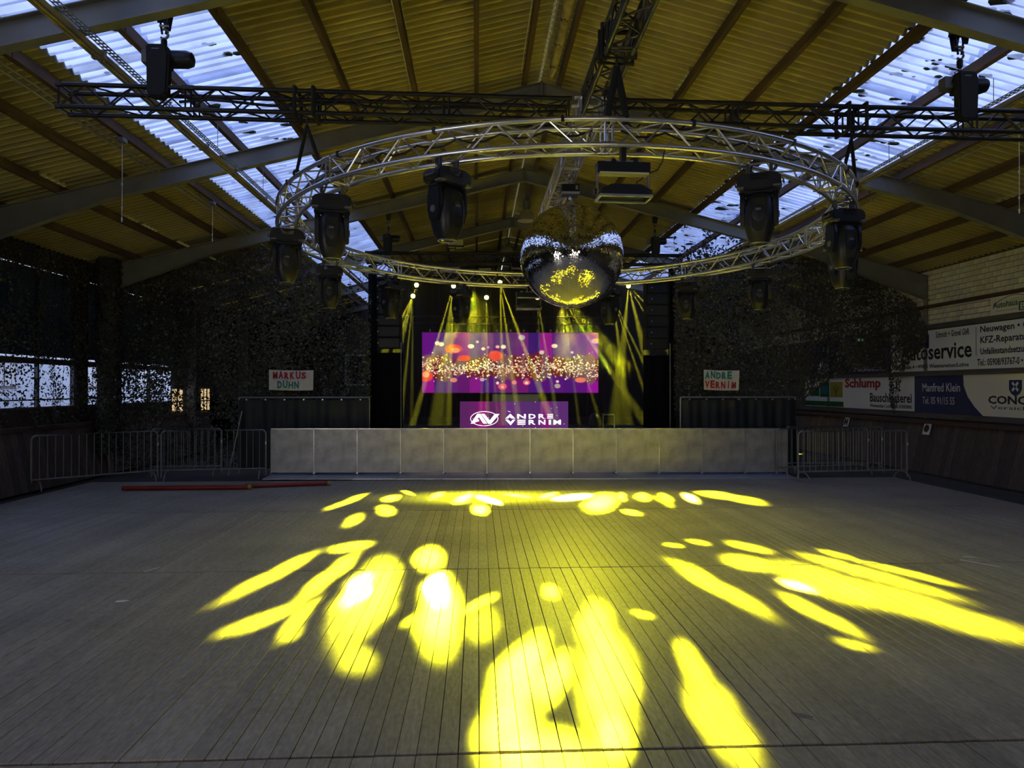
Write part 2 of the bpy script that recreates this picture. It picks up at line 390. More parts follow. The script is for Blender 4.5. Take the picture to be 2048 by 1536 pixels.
# ridge pipe insulation and conduits
b = MB(); b.tube([(1.27, y, 7.40+.01*math.sin(y)) for y in np.arange(-12, 12.3, .6)], .075, 12)
rp = b.obj('ridge_pipe', M['foam'], None, smooth=True); tag(rp, 'yellowed insulated pipe running under the roof ridge', 'pipe')
for k, yy in enumerate(np.arange(5.6, 12.2, .75)):
    pts = [(1.19+.02*q, yy+.05*math.sin(q*1.7), 7.40-.085*math.cos((q-3.5)*.3)) for q in range(9)]
    MB().tube(pts, .006, 5).obj('tie_wire', M['black'], rp)
def conduit(x, z, r, y0, y1, label, m='cord'):
    o = MB().tube([(x+.006*math.sin(k*1.3), y, z+.006*math.sin(k*2.1)) for k, y in enumerate(np.arange(y0, y1, .7))], r, 6).obj('conduit', M[m], None); tag(o, label, 'conduit'); return o
conduit(-1.08, roofz(-1.08)-.02, .007, 2, 12.3, 'thin cable clipped along the second purlin left of the ridge')
conduit(.74, roofz(.74)-.02, .008, 2, 12.3, 'pale cable clipped to the purlin just left of the ridge')
conduit(1.12, 7.44, .010, 2, 12.3, 'thin conduit beside the insulated ridge pipe')
conduit(-5.47, roofz(-5.47)-.03, .012, 2, 26, 'grey conduit along the lower edge of the left skylight', 'galv')
conduit(-5.58, roofz(-5.58)-.02, .018, 2, 26, 'thick grey conduit below the left skylight edge', 'galv')
conduit(7.80, roofz(7.80)-.03, .015, 2, 26, 'grey conduit along the lower edge of the right skylight', 'galv')
b = MB(); b.box((7.42, 12, roofz(7.42)+.05), (.02, 26, .10)); 
# steel portal frames
def beam(b, p0, p1, d0, d1, fw=.15, tf=.012, tw=.008):
    # p0,p1 top line points (x,z) ; depth below ; Y centred 0
    def quad(za0, zb0, za1, zb1, w):
        b.prism([(p0[0], p0[1]-za0), (p1[0], p1[1]-za1), (p1[0], p1[1]-zb1), (p0[0], p0[1]-zb0)], -w/2, w/2, lambda u, v, q: (u, q, v))
    quad(0, tf, 0, tf, fw); quad(d0-tf, d0, d1-tf, d1, fw); quad(tf, d0-tf, tf, d1-tf, tw)
def frame(y, idx, lab):
    fr = link('steel_frame', None, None, (0, y, 0)); struct(fr); fr['label'] = lab
    for s_ in (-1, 1):
        b = MB()
        xr, xk, xe = RX, RX+s_*7.45, RX+s_*10.1+(.25 if s_ > 0 else 0)
        beam(b, (xr, roofz(xr, 7.465)), (xk, roofz(xk, 7.465)), .30, .30)
        beam(b, (xk, roofz(xk, 7.465)), (xe, roofz(xe, 7.465)), .30, .62)
        b.box((xr+s_*.010, 0, 7.465-.16), (.016, .15, .36))
        b.obj('rafter', M['steel'], fr)
        c = MB(); xc = RX+s_*10.05 if s_ < 0 else 11.52
        zt = roofz(xc, 7.465)-.02
        c.box((xc-s_*.15, 0, zt/2), (.012, .15, zt)); c.box((xc+s_*.15, 0, zt/2), (.012, .15, zt)); c.box((xc, 0, zt/2), (.3, .008, zt))
        c.obj('column', M['steel'], fr)
    return fr
for k, (y, lb) in enumerate([(-7.3, 'behind the camera'), (-2.3, 'above the camera'), (2.7, 'just ahead of the camera, out of view'), (7.75, 'nearest in view, the chain hoists hang from it'), (12.55, 'second in view, behind the ring truss'), (17.5, 'third in view, behind the mirror ball'), (22.5, 'fourth in view, above the stage front'), (27.5, 'fifth, behind the stage'), (32.5, 'last, by the end wall')]):
    frame(y, k, 'grey steel portal frame, '+lb)

# ============================================================ WALLS
# --- right wall
wr = MB(); XW = 11.42
wr.box((XW+.12, 11, 2.6), (.16, 46, 5.2)); wall_r = struct(wr.obj('wall_right', M['mortar'])); wall_r['label'] = 'cream block wall above kickboards'
bw, bh = .245, .125
bmesh_b = MB().box((0, 0, 0), (.04, bw-.016, bh-.014), bev=0).mesh('brick', M['brick'])
farb = MB()
for r in range(13):
    z = 3.64+bh*(r+.5)
    if 4.06 < z < 4.16: pass
    for c in range(-20, 70):
        y = 13.5+bw*(c+.5*(r % 2))
        if not (-8 < y < 31): continue
        if z > roofz(XW, 7.60)-.02: continue
        if 13.55 < y < 18.6: link('brick', bmesh_b, wall_r, (XW+.03+random.uniform(-.002, .002), y, z))
        elif y > 5: farb.box((XW+.03, y, z), (.04, bw-.016, bh-.014))
farb.obj('brick_field', M['brick'], wall_r, kind='stuff')
def rail(x, z, w, h, y0, y1, name, m): return struct(MB().box((x, (y0+y1)/2, z), (w, y1-y0, h)).obj(name, M[m]))
rail(XW-.02, 4.10, .10, .085, 4, 31, 'trim_1', 'purlin')
rail(XW-.03, 3.585, .12, .12, 4, 31, 'trim_2', 'timber')
rail(XW-.04, 2.41, .14, .11, 4, 31, 'trim_3', 'timber')
rail(XW-.05, 1.36, .16, .12, 4, 26, 'trim_4', 'timber')
rail(XW-.22, 1.22, .40, .09, 4, 24.6, 'trim_5', 'cap')
def kickwall(name, xb, xt, ztop, y0, y1, n0, ysee0, ysee1, sgn):
    L = math.hypot(xt-xb, ztop); ang = math.atan2(xt-xb, ztop)
    base = MB(); base.prism([(xb+sgn*.04, 0), (xt+sgn*.04, ztop), (xt+sgn*.3, ztop), (xt+sgn*.3, 0)], y0, y1, lambda u, v, q: (u, q, v))
    o = struct(base.obj(name, M['cap'])); o['label'] = 'slanted timber kickboards lining the arena side'
    w = .20
    me = MB().box((0, 0, L/2), (.03, w-.008, L)).mesh('plank', M['kick'])
    far = MB(); y = y0+w/2
    while y < y1:
        if ysee0 < y < ysee1:
            p = link('plank', me, o, (xb+sgn*.015+random.uniform(-.004, .004), y, 0)); p.rotation_euler = (0, ang, 0)
        else: far.box((xb+sgn*.015+(xt-xb)/2, y, ztop/2), (.03, w-.008, L), R=Matrix.Rotation(ang, 3, 'Y'))
        y += w
    far.obj('plank_field', M['kick'], o, kind='stuff'); return o
kick_r = kickwall('kickboard_wall', 10.8, 11.1, 1.2, -8, 24.4, 0, 12.5, 24.4, 1)
kick_l = kickwall('kickboard_wall', -8.80, -9.05, 1.2, 0, 24.4, 0, 12.5, 24.4, -1)
rail(-9.15, 1.22, .30, .08, 0, 24.5, 'trim_6', 'cap')

# --- left wall with windows
wl_ = MB(); XLW = -9.32
wl_.box((XLW, 16.5, .78), (.12, 35, 1.66)); wl_.box((XLW, 16.5, 2.62), (.12, 35, .12)); wl_.box((XLW, 11, 4.85), (.12, 46, .5)); wl_.box((XLW, -9.5, 2.6), (.12, 9, 5.0)); wl_.box((XLW, 3.5, 2.6), (.12, 9, 5.0)); wl_.box((XLW, -3, 4.2), (.12, 4.2, 1.8))  # gap behind the camera left for the added side fill light
for y in (12.55, 17.1, 22.5, 27.5, 32.5): wl_.box((XLW, y, 2.6), (.14, .5, 5.0))
wl_.box((XLW, 28.3, 2.6), (.12, 11.8, 5.0))
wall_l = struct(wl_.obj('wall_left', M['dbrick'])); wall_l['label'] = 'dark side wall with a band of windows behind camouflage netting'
for wi, (ya, yb) in enumerate([(8.0, 12.3), (12.8, 16.85), (17.35, 22.25)]):
    w = struct(MB().box((XLW, (ya+yb)/2, 1.63), (.14, yb-ya, .04)).obj('window_%d' % (wi+1), M['timber'])); w['label'] = 'window band in the left wall'
    for k in range(4):
        y = ya+(yb-ya)*k/3
        MB().box((XLW, y, 2.1), (.08, .05, .92)).obj('mullion', M['black'], w)
        if k < 3:
            yc = ya+(yb-ya)*(k+.5)/3
            MB().box((XLW, yc, 2.1), (.01, (yb-ya)/3-.05, .90)).obj('pane', M['glass'], w)
            MB().box((XLW, yc, 3.65), (.02, (yb-ya)/3-.05, 1.85)).obj('dirty_pane', M['dirty_pane'], w)
        MB().box((XLW, y, 3.65), (.08, .07, 1.9)).obj('mullion', M['black'], w)
    MB().box((XLW, (ya+yb)/2, 1.80), (.05, yb-ya, .03)).obj('crossbar', M['grey'], w)
w = struct(MB().box((XLW+.08, 23.4, 1.28), (.06, 2.6, .05)).obj('window_4', M['timber'])); w['label'] = 'two warm lit windows at the far end of the left wall'
for k, (ya, yb) in enumerate([(21.9, 23.2), (24.15, 25.0)]):
    MB().box((XLW+.075, (ya+yb)/2, 1.66), (.01, yb-ya, .72)).obj('pane', M['warm'], w)
    for q in range(4): MB().box((XLW+.09, ya+(yb-ya)*q/3, 1.66), (.03, .04, .74)).obj('mullion', M['black'], w)
    MB().box((XLW+.09, (ya+yb)/2, 1.62), (.03, yb-ya, .04)).obj('crossbar', M['black'], w)
# --- end wall behind the stage
ew = MB(); 
def gable(y, t, holes):
    b = MB(); b.prism([(XL-.3, 0), (XR+.3, 0), (XR+.3, roofz(XR+.3, 7.7)), (RX, 7.7), (XL-.3, roofz(XL-.3, 7.7))], y, y+t, lambda u, v, q: (u, q, v)); return b
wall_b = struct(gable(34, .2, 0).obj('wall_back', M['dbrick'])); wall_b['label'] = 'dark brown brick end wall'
for k, (xa, xb, za, zb) in enumerate([(-6.23, -4.9, 2.2, 3.6), (7.3, 8.9, 2.2, 3.6)]):
    w = struct(MB().box(((xa+xb)/2, 33.97, (za+zb)/2), (xb-xa, .03, zb-za)).obj('window_%d' % (5+k), M['lens'])); w['label'] = 'small white framed window in the end wall'
    for (cx, cz, dx, dz) in [((xa+xb)/2, za, xb-xa, .07), ((xa+xb)/2, zb, xb-xa, .07), (xa, (za+zb)/2, .07, zb-za), (xb, (za+zb)/2, .07, zb-za)]:
        MB().box((cx, 33.93, cz), (dx, .06, dz)).obj('frame_bar', M['white'], w)
wf = MB()
wf.box((-5.1, -12.1, 2.6), (8.6, .2, 5.2)); wf.box((7.3, -12.1, 2.6), (8.6, .2, 5.2)); wf.prism([(XL-.3, 3.7), (XR+.3, 3.7), (XR+.3, roofz(XR+.3, 7.7)), (RX, 7.7), (XL-.3, roofz(XL-.3, 7.7))], -12.2, -12, lambda u, v, q: (u, q, v))
wall_f = struct(wf.obj('wall_front', M['dbrick'])); wall_f['label'] = 'wall behind the camera with an unseen gate opening that holds the added fill light'
# outside
yard = MB().box((-30, 15, -.35), (42, 90, .2)).obj('yard', M['ground_out']); struct(yard); yard['label'] = 'pale paved yard outside the left windows'
bl = thing('building', 'white clad building seen outside through the left windows', 'building')
MB().box((-19.5, 26, 2.4), (4, 44, 5.3)).obj('wall', M['white_wall'], bl)
for y in (22, 27, 33, 38):
    f = MB().box((-17.47, y, 2.55), (.06, 1.5, 1.0)).obj('window', M['grey'], bl)
    MB().box((-17.42, y-.32, 2.55), (.03, .6, .84)).obj('pane', M['white'], f); MB().box((-17.42, y+.36, 2.55), (.03, .56, .84)).obj('pane', M['white'], f)

# ============================================================ SIGNS on the right wall
SX = XW-.045
UX = (0, -1, 0); UY = (0, 0, 1)
def board(name, y0, y1, z0, z1, m, label):
    t = thing(name, label, 'sign')
    MB().box((SX, (y0+y1)/2, (z0+z1)/2), (.02, abs(y1-y0), z1-z0)).obj('board', M[m], t); return t
def pl(t, name, m, y0, y1, z0, z1, d=.012): return MB().box((SX-d, (y0+y1)/2, (z0+z1)/2), (.004, abs(y1-y0), z1-z0)).obj(name, M[m], t)
def poly(t, name, m, pts, d=.012):
    return MB().prism(pts, 0, .003, lambda u, v, w: (SX-d-w, u, v)).obj(name, M[m], t)
def stext(t, s, m, ystart, z, width, h, bold=.0, d=.016): return text('lettering', s, t, M[m], (SX-d, ystart, z), UX, UY, width, h, 0, bold=bold)
# upper row : auto service board  Y 19.1 .. 10.5
t = board('sign', 19.0, 10.6, 2.48, 3.50, 'offwhite', 'white car service sign in bold black lettering on the upper rail')
stext(t, 'A31', 'navy', 18.9, 3.05, 1.55, .36, .02)
stext(t, 'Schmidt + Gravel GbR', 'inkblack', 17.08, 3.29, 1.20, .15, .016)
stext(t, 'Autoservice', 'inkblack', 18.55, 2.76, 2.75, .40, .02)
stext(t, 'Bogenstraße 4 • 49835 Wietmarschen/Lohne', 'inkblack', 18.9, 2.52, 3.0, .13, .012)
stext(t, 'Tel.: 05908/93767-0 • WWW.A31-AUTO.DE', 'inkblack', 15.62, 2.55, 2.9, .16, .016)
pl(t, 'divider', 'grey', 15.67, 15.655, 2.78, 3.44)
stext(t, 'Neuwagen • Gebrauchtwagen', 'inkblack', 15.52, 3.26, 2.9, .19, .018)
stext(t, 'KFZ-Reparaturen aller Art', 'inkblack', 15.52, 3.01, 2.55, .20, .018)
stext(t, 'Unfallinstandsetzung', 'inkblack', 15.52, 2.76, 1.45, .19, .018)
# upper row, blue board behind the netting
t = board('sign', 23.6, 19.1, 2.48, 3.50, 'navy', 'blue sign with white house emblem mostly covered by netting')
stext(t, '49835 Wietmarschen-Lohne', 'inkwhite', 21.3, 2.72, 1.9, .14, .01)
stext(t, 'Tel. 05908/1234 Fax 05908/4321', 'inkwhite', 21.2, 2.54, 1.9, .12, .01)
stext(t, 'und Zimmerei', 'inkwhite', 20.9, 3.0, .9, .13, .01)
poly(t, 'house_emblem', 'inkwhite', [(23.2, 2.50), (22.5, 2.50), (22.5, 2.75), (22.85, 2.98), (23.2, 2.75)])
poly(t, 'stripe', 'inkwhite', [(22.0, 3.1), (21.9, 3.1), (21.75, 2.7), (22.0, 2.5), (22.1, 2.5), (21.87, 2.72)])
# dealership board on the blocks
t = board('sign', 15.2, 10.8, 3.645, 4.05, 'cream', 'cream car dealer sign with green lettering fixed over the blocks')
stext(t, 'Autohaus', 'inkgreen', 15.12, 3.80, .72, .13, .02)
b = MB(); b.tube([(SX-.016, 15.12-1.6*q, 3.86+.17*math.sin(PI*min(q*1.25+.02, 1.3))) for q in np.linspace(0, 1, 24)], .006, 5); b.obj('arc', M['inkblack'], t)
pl(t, 'stripe', 'inkblack', 14.75, 13.4, 3.90, 3.906); pl(t, 'stripe', 'inkblack', 14.6, 13.4, 3.945, 3.951); pl(t, 'stripe', 'inkblack', 15.05, 14.4, 3.725, 3.731)
pl(t, 'letter_block', 'inkgreen', 14.38, 13.8, 3.68, 3.87); stext(t, 'B', 'cream', 14.33, 3.70, .14, .14, .02)
# lower row: metalworks board
t = board('sign', 24.1, 17.98, 1.44, 2.36, 'offwhite', 'white metalworks sign with red and black lettering and green emblems')
pl(t, 'green_base', 'inkgreen', 24.1, 21.55, 1.46, 1.62)
poly(t, 'emblem', 'inkgreen', [(23.9, 1.78), (23.1, 1.78), (23.1, 2.15)]); pl(t, 'emblem', 'inkgreen', 23.05, 22.45, 1.76, 2.24); pl(t, 'emblem_inset', 'inkteal', 22.98, 22.52, 1.86, 2.12, .016)
pl(t, 'emblem', 'inkyellow', 22.38, 21.6, 1.76, 2.24); 
b = MB(); b.tube([(SX-.018, 22.0, 1.78), (SX-.018, 22.0, 2.14)], .012, 5); b.tube([(SX-.018, 22.15, 2.1), (SX-.018, 22.12, 1.98), (SX-.018, 22.0, 1.94), (SX-.018, 21.88, 1.98), (SX-.018, 21.85, 2.1)], .012, 5); b.obj('emblem_mark', M['inkgreen'], t)
stext(t, 'Schlump', 'inkred', 21.45, 1.98, 1.95, .36, .035)
stext(t, 'Bauschlosserei', 'inkblack', 20.05, 1.65, 1.98, .26, .02)
stext(t, 'Wietmarschen / Lohne   Tel. 05908/8080', 'inkblack', 20.05, 1.50, 1.98, .10, .01)
# lower row: insurance board
t = board('sign', 17.93, 9.5, 1.42, 2.36, 'cream', 'blue and cream insurance sign with a shield emblem on the lower rail')
poly(t, 'blue_field', 'navy', [(17.93, 1.42), (15.45, 1.42), (15.72, 1.62), (15.95, 1.85), (16.08, 2.1), (16.1, 2.36), (17.93, 2.36)])
stext(t, 'Manfred Klein', 'inkwhite', 17.62, 1.96, 1.42, .21, .012)
stext(t, 'Tel. 05 91/15 55', 'inkwhite', 17.62, 1.65, 1.22, .18, .004)
stext(t, 'CONCORDIA', 'inkblack', 15.28, 1.70, 2.3, .18, .03)
stext(t, 'Versicherungen', 'inkblack', 15.22, 1.56, 2.3, .10, .0)
poly(t, 'shield', 'navy', [(14.66, 2.22), (14.30, 2.22), (14.30, 2.02), (14.36, 1.93), (14.48, 1.87), (14.60, 1.93), (14.66, 2.02)])
for a in (.75, -.75): MB().box((SX-.02, 14.48, 2.08), (.004, .055, .24), R=Matrix.Rotation(a, 3, 'X')).obj('shield_cross', M['inkwhite'], t)
# letter plates on kickboards
def plate(y, z, label, kind):
    t = thing('arena_letter_plate', label, 'sign', (11.03, y, z), rot=(0, math.atan2(.3, 1.2), 0))
    MB().box((-.02, 0, 0), (.02, .26, .30)).obj('plate', M['white'], t)
    if kind == 'disc': MB().lathe([(.095, 0), (.095, .006)], 20, R=Matrix.Rotation(-PI/2, 3, 'Y'), c=(-.032, 0, 0)).obj('disc', M['inkblack'], t)
    else: text('lettering', 'M', t, M['inkblack'], (-.034, .10, -.11), UX, UY, .19, .22, 0, bold=.02)
plate(20.7, 1.03, 'white arena marker plate with a black letter on the right kickboards', 'letter')
plate(16.9, 1.05, 'white plate with a black disc on the right kickboards', 'disc')

# ============================================================ TRUSSES
S = .1195  # half section
def truss_mesh(L, m, mb, r=.025, rb=.010, half=.24):
    """segment along +X, origin at one end centre. returns list of (name, mesh)"""
    parts = []
    for x, nm in ((.03, 'truss_segment'), (L-.03, 'end_frame')):
        end = MB()
        for (a, c) in ((0, 1), (1, 3), (3, 2), (2, 0)):
            P = [(S, S), (S, -S), (-S, S), (-S, -S)]
            end.tube([(x, *P[a]), (x, *P[c])], rb, 6)
        for (y, z) in ((S, S), (S, -S), (-S, S), (-S, -S)): end.tube([(x-.03, y, z), (x+.03, y, z)], .029, 8)
        parts.append((nm, end.mesh(nm, m, True)))
    for (y, z) in ((S, S), (S, -S), (-S, S), (-S, -S)): parts.append(('chord', MB().tube([(0, y, z), (L, y, z)], r, 10).mesh('chord', m, True)))
    n = max(2, int(round((L-.08)/half))); h = (L-.08)/n
    for fi, (p, q) in enumerate((((S, S), (S, -S)), ((-S, S), (-S, -S)), ((S, S), (-S, S)), ((S, -S), (-S, -S)))):
        for i in range(n):
            a, c = (p, q) if (i+fi) % 2 == 0 else (q, p)
            parts.append(('brace', MB().tube([(.04+i*h, *a), (.04+(i+1)*h, *c)], rb, 6, caps=False).mesh('brace', mb, True)))
    return parts
def put_segment(parts, parent, loc, rot=(0, 0, 0)):
    root = None
    for n_, me in parts:
        if root is None: root = link(n_, me, parent, loc); root.rotation_euler = rot
        else: link(n_, me, root)
    return root
# cross truss (black), tilted very slightly
ct = thing('box_truss', 'black box truss spanning the hall across, hung on chain hoists', 'truss', (1.28, 8.0, 5.165), rot=(0, .0085, 0))
segb = truss_mesh(1.4, M['truss_black'], M['truss_black'])
for k in range(4): put_segment(segb, ct, (-.23-1.4*(k+1), 0, 0)); put_segment(segb, ct, (.23+1.4*k, 0, 0))
# longitudinal truss
lt = thing('box_truss', 'dark box truss running lengthwise overhead under the ridge', 'truss', (1.28, 8.0, 5.2))
segd = truss_mesh(1.5, M['truss_dark'], M['truss_dark'])
for k in range(3): put_segment(segd, lt, (0, -.23-1.5*k, 0), (0, 0, -PI/2))
sega = truss_mesh(1.5, M['alu'], M['alu'])
for k in range(4): put_segment(sega, lt, (0, .23+1.5*k, 0), (0, 0, PI/2))
# corner block
cb = thing('truss_corner', 'silver truss corner block joining the two overhead trusses', 'truss corner', (1.28, 8.0, 5.185))
b = MB()
for a in (-1, 1):
    for c in (-1, 1):
        b.tube([(-.2, a*S, c*S), (.2, a*S, c*S)], .026, 8); b.tube([(a*S, -.2, c*S), (a*S, .2, c*S)], .026, 8); b.tube([(a*S, c*S, -S), (a*S, c*S, S)], .024, 8)
b.obj('tube_cage', M['alu'], cb, True)
MB().box((0, 0, -S-.03), (.3, .3, .012)).obj('plate', M['foam'], cb)
# ring truss
RC = Vector((1.206, 10.416, 0)); RR = 3.954; RZ = 4.432
ring = thing('ring_truss', 'large circular silver box truss hanging level above the dance floor', 'truss', (RC.x, RC.y, RZ-S), rot=(-.024, -.004, 0))
def ring_segment(m, half=.235):
    parts = []; A = PI/4; Rm = RR-S
    def pt(a, r, z): return (math.cos(a)*r, math.sin(a)*r, z)
    for a, nm in ((.009, 'truss_segment'), (A-.009, 'end_frame')):
        end = MB()
        P = [(Rm+S, S), (Rm+S, -S), (Rm-S, -S), (Rm-S, S)]
        for i in range(4): end.tube([pt(a, *P[i]), pt(a, *P[(i+1) % 4])], .011, 6)
        for r_ in (Rm+S, Rm-S):
            for z in (S, -S): end.tube([pt(a-.008, r_, z), pt(a+.008, r_, z)], .031, 10)
        parts.append((nm, end.mesh(nm, m, True)))
    for r_ in (Rm+S, Rm-S):
        for z in (S, -S): parts.append(('chord', MB().tube([pt(A*k/14, r_, z) for k in range(15)], .025, 10).mesh('chord', m, True)))
    n = 12
    for fi, (p, q) in enumerate((((Rm+S, S), (Rm+S, -S)), ((Rm-S, S), (Rm-S, -S)), ((Rm+S, S), (Rm-S, S)), ((Rm+S, -S), (Rm-S, -S)))):
        a0 = .016; h = (A-2*a0)/n
        for i in range(n):
            a, c = (p, q) if (i+fi) % 2 == 0 else (q, p)
            parts.append(('brace', MB().tube([pt(a0+i*h, *a), pt(a0+(i+1)*h, *c)], .010, 6, caps=False).mesh('brace', m, True)))
    return parts
rs = ring_segment(M['alu'])
for k in range(8): put_segment(rs, ring, (0, 0, 0), (0, 0, k*PI/4))
for k in range(40):
    a = k*2*PI/40+.05
    if k % 2: MB().box((math.cos(a)*(RR), math.sin(a)*(RR), S), (.03, .058, .058), R=Matrix.Rotation(a+PI/2, 3, 'Z')).obj('cable_tie', M['black'], ring)
# slings
def sling(tops, bots, label, r=.022):
    t = thing('sling', label, 'sling')
    for a, c in zip(tops, bots):
        a = Vector(a); c = Vector(c); mid = (a+c)/2+Vector((0, 0, 0))
        MB().tube([a, mid, c], [r*.8, r, r*.8], 8).obj('strap', M['black_rough'], t)
    a = Vector(tops[0]); MB().tube([a+Vector((0, 0, .0)), a+Vector((0, 0, .12))], .012, 6).obj('shackle', M['truss_dark'], t)
    c0, c1 = Vector(bots[0]), Vector(bots[-1])
    for c in (c0, c1):
        MB().tube([c+Vector((.035*math.cos(q), .02, .035*math.sin(q)-.0)) for q in np.linspace(0, 2*PI, 12)], .016, 6).obj('loop', M['black_rough'], t)
    return t
zr = 4.44
sling([(-1.9, 8.0, 4.97)]*2, [(-2.06, 8.18, zr+.06), (-1.72, 7.82, zr+.06)], 'black strap sling holding the ring truss at its left')
sling([(4.32, 8.0, 4.93)]*2, [(4.47, 8.18, zr+.03), (4.13, 7.82, zr+.05)], 'black strap sling holding the ring truss at its right')
sling([(1.28, 6.46, 5.0)]*2, [(1.19, 6.47, zr+.09), (1.37, 6.47, zr+.09)], 'thick black strap sling holding the near side of the ring truss', .035)
for (x, tilt) in ((-1.9, .0), (4.32, 0)):
    t = thing('truss_sling_wrap', 'black strap wrapped round the cross truss '+('left' if x < 0 else 'right')+' of the corner block', 'sling', (x, 8.0, 5.17-.0085*(x-1.28)))
    for dx in (-.1, .1):
        P = [(S+.03, S+.03), (S+.03, -S-.03), (-S-.03, -S-.03), (-S-.03, S+.03)]
        MB().tube([(dx*(1-.4*0), p[0], p[1]) for p in P]+[(dx, P[0][0], P[0][1])], .022, 6).obj('strap', M['black_rough'], t)
t = thing('truss_sling_wrap', 'black strap wrapped round the lengthwise truss above the near ring edge', 'sling', (1.28, 6.46, 5.2))
for dy in (-.09, .05):
    P = [(S+.03, S+.03), (S+.03, -S-.03), (-S-.03, -S-.03), (-S-.03, S+.03)]
    MB().tube([(p[0], dy+random.uniform(-.02, .02), p[1]) for p in P]+[(P[0][0], dy, P[0][1])], .026, 6).obj('strap', M['black_rough'], t)

# ============================================================ MOVING HEADS on the ring
def moving_head(label, loc, rz, scale=1., tilt=0.):
    t = thing('moving_head', label, 'stage light', loc, rz, 'moving heads hanging from the ring truss'); t.scale = (scale,)*3
    for x in (-.11, .11):
        MB().box((x, 0, .035), (.035, .07, .10), bev=.008).obj('clamp', M['truss_dark'], t)
    MB().tube([(-.14, 0, -.02), (.14, 0, -.02)], .018, 8).obj('bracket', M['alu'], t)
    # base with flared ends
    pr = [(-.21, -.07), (-.19, -.02), (-.11, 0), (.11, 0), (.19, -.02), (.21, -.07), (.205, -.125), (.15, -.155), (.08, -.165), (-.08, -.165), (-.15, -.155), (-.205, -.125)]
    b = MB(); b.prism(pr, -.125, .125, lambda u, v, q: (u, q, v-.03))
    me = b.mesh('base', M['black']); bm = bmesh.new(); bm.from_mesh(me); bmesh.ops.bevel(bm, geom=bm.edges[:], offset=.012, segments=2, affect='EDGES'); bm.to_mesh(me); bm.free()
    base = link('base', me, t)
    MB().box((0, -.128, -.075), (.16, .006, .06)).obj('display', M['lens'], base)
    for x in (-.17, .17): MB().box((x, -.10, -.176), (.07, .09, .02), bev=.004).obj('corner_pad', M['grey'], base)
    for x in (-.215, .215): MB().tube([(x, -.06, -.09), (x*1.06, -.05, -.115), (x*1.06, .05, -.115), (x, .06, -.09)], .008, 6).obj('handle', M['grey'], base)
    # yoke
    y = MB()
    for s_ in (-1, 1):
        y.prism([(-.07, -.19), (.07, -.19), (.10, -.30), (.095, -.43), (.06, -.54), (-.06, -.54), (-.095, -.43), (-.10, -.30)], s_*.128, s_*.178, lambda u, v, q: (q, u, v))
    y.box((0, 0, -.205), (.38, .15, .035))
    me = y.mesh('yoke', M['black']); bm = bmesh.new(); bm.from_mesh(me); bmesh.ops.bevel(bm, geom=bm.edges[:], offset=.010, segments=2, affect='EDGES'); bm.to_mesh(me); bm.free()
    link('yoke', me, t)
    for s_ in (-1, 1): MB().lathe([(.035, 0), (.032, .01)], 14, c=(s_*.178, 0, -.43), R=Matrix.Rotation(s_*PI/2, 3, 'Y')).obj('pivot_cap', M['grey'], t)
    # head : superelliptic barrel tapering to the lens
    hd = MB(); prof = [(.02, .205), (.10, .195), (.130, .15), (.146, .06), (.150, -.04), (.144, -.12), (.126, -.20), (.102, -.265), (.088, -.29)]
    n = 28; V = []
    for r_, z in prof:
        for j in range(n):
            q = 2*PI*j/n; c_, s2 = math.cos(q), math.sin(q); e = .75
            V.append((math.copysign(abs(c_)**e, c_)*r_, math.copysign(abs(s2)**e, s2)*r_*1.05, z))
    F = [(i*n+j, i*n+(j+1) % n, (i+1)*n+(j+1) % n, (i+1)*n+j) for i in range(len(prof)-1) for j in range(n)]+[tuple(reversed(range(n)))]
    hd.add(V, F)
    h = hd.obj('head', M['black'], t, smooth=True, loc=(0, 0, -.42)); h.rotation_euler = (tilt, 0, 0)
    for s_ in (-1, 1):
        MB().prism([(-.065, .13), (.065, .13), (.075, .0), (.06, -.15), (.03, -.19), (-.03, -.19), (-.06, -.15), (-.075, 0)], s_*.135, s_*.152, lambda u, v, q: (u, q, v)).obj('cover', M['black_rough'], h)
        MB().box((0, s_*.155, .02), (.05, .004, .022)).obj('badge', M['grey'], h)
    MB().tube([(.088*math.cos(q), .088*math.sin(q), -.292) for q in np.linspace(0, 2*PI, 24, endpoint=False)], .007, 6, closed=True).obj('lens_ring', M['galv'], h)
    MB().lathe([(.082, -.294), (.06, -.300), (.02, -.303)], 24).obj('lens', M['lens'], h)
    # power cable looping to the truss
    MB().tube([(.06, .02, -.03), (.16, .05, .05), (.12, .10, .16), (.02, .08, .20), (-.06, .05, .12), (-.10, .03, .0)], .007, 6).obj('cable', M['black'], t)
    return t
def ringpt(a, r=RR-S, dz=0.):
    a = math.radians(a); x, y = r*math.cos(a), r*math.sin(a)
    return (RC.x+x, RC.y+y, RZ-2*S-.025-.024*y+.004*x+dz)
heads = [(197, 'leftmost moving head on the ring truss, lens down', 3.86, .3, 0.), (223.5, 'moving head near the left front of the ring, above the banner', 3.95, .15, .05), (247, 'moving head hanging left of the mirror ball at the front of the ring', 3.86, .75, .0),
         (294.6, 'moving head on the right front of the ring beside the floodlight', 3.9, -.45, .05), (324, 'nearer of the two overlapping moving heads at the right ring edge', 3.86, .1, 0), (348, 'farther of the two overlapping moving heads at the right ring edge', 3.95, .2, 0),
         (160.4, 'moving head on the left rear of the ring before the netting', 3.86, .15, 0), (136.6, 'moving head on the rear of the ring before the left speaker array', 3.86, .9, 0), (113.5, 'moving head on the rear of the ring left of the small floodlight', 3.86, .9, .0),
         (68.3, 'moving head on the rear of the ring just right of the mirror ball', 3.86, -1.0, .0), (44.7, 'moving head on the rear of the ring before the right speaker array edge', 3.86, -.5, 0), (21.4, 'moving head on the right rear of the ring before the right netting', 3.86, -.35, 0)]
mh0 = None
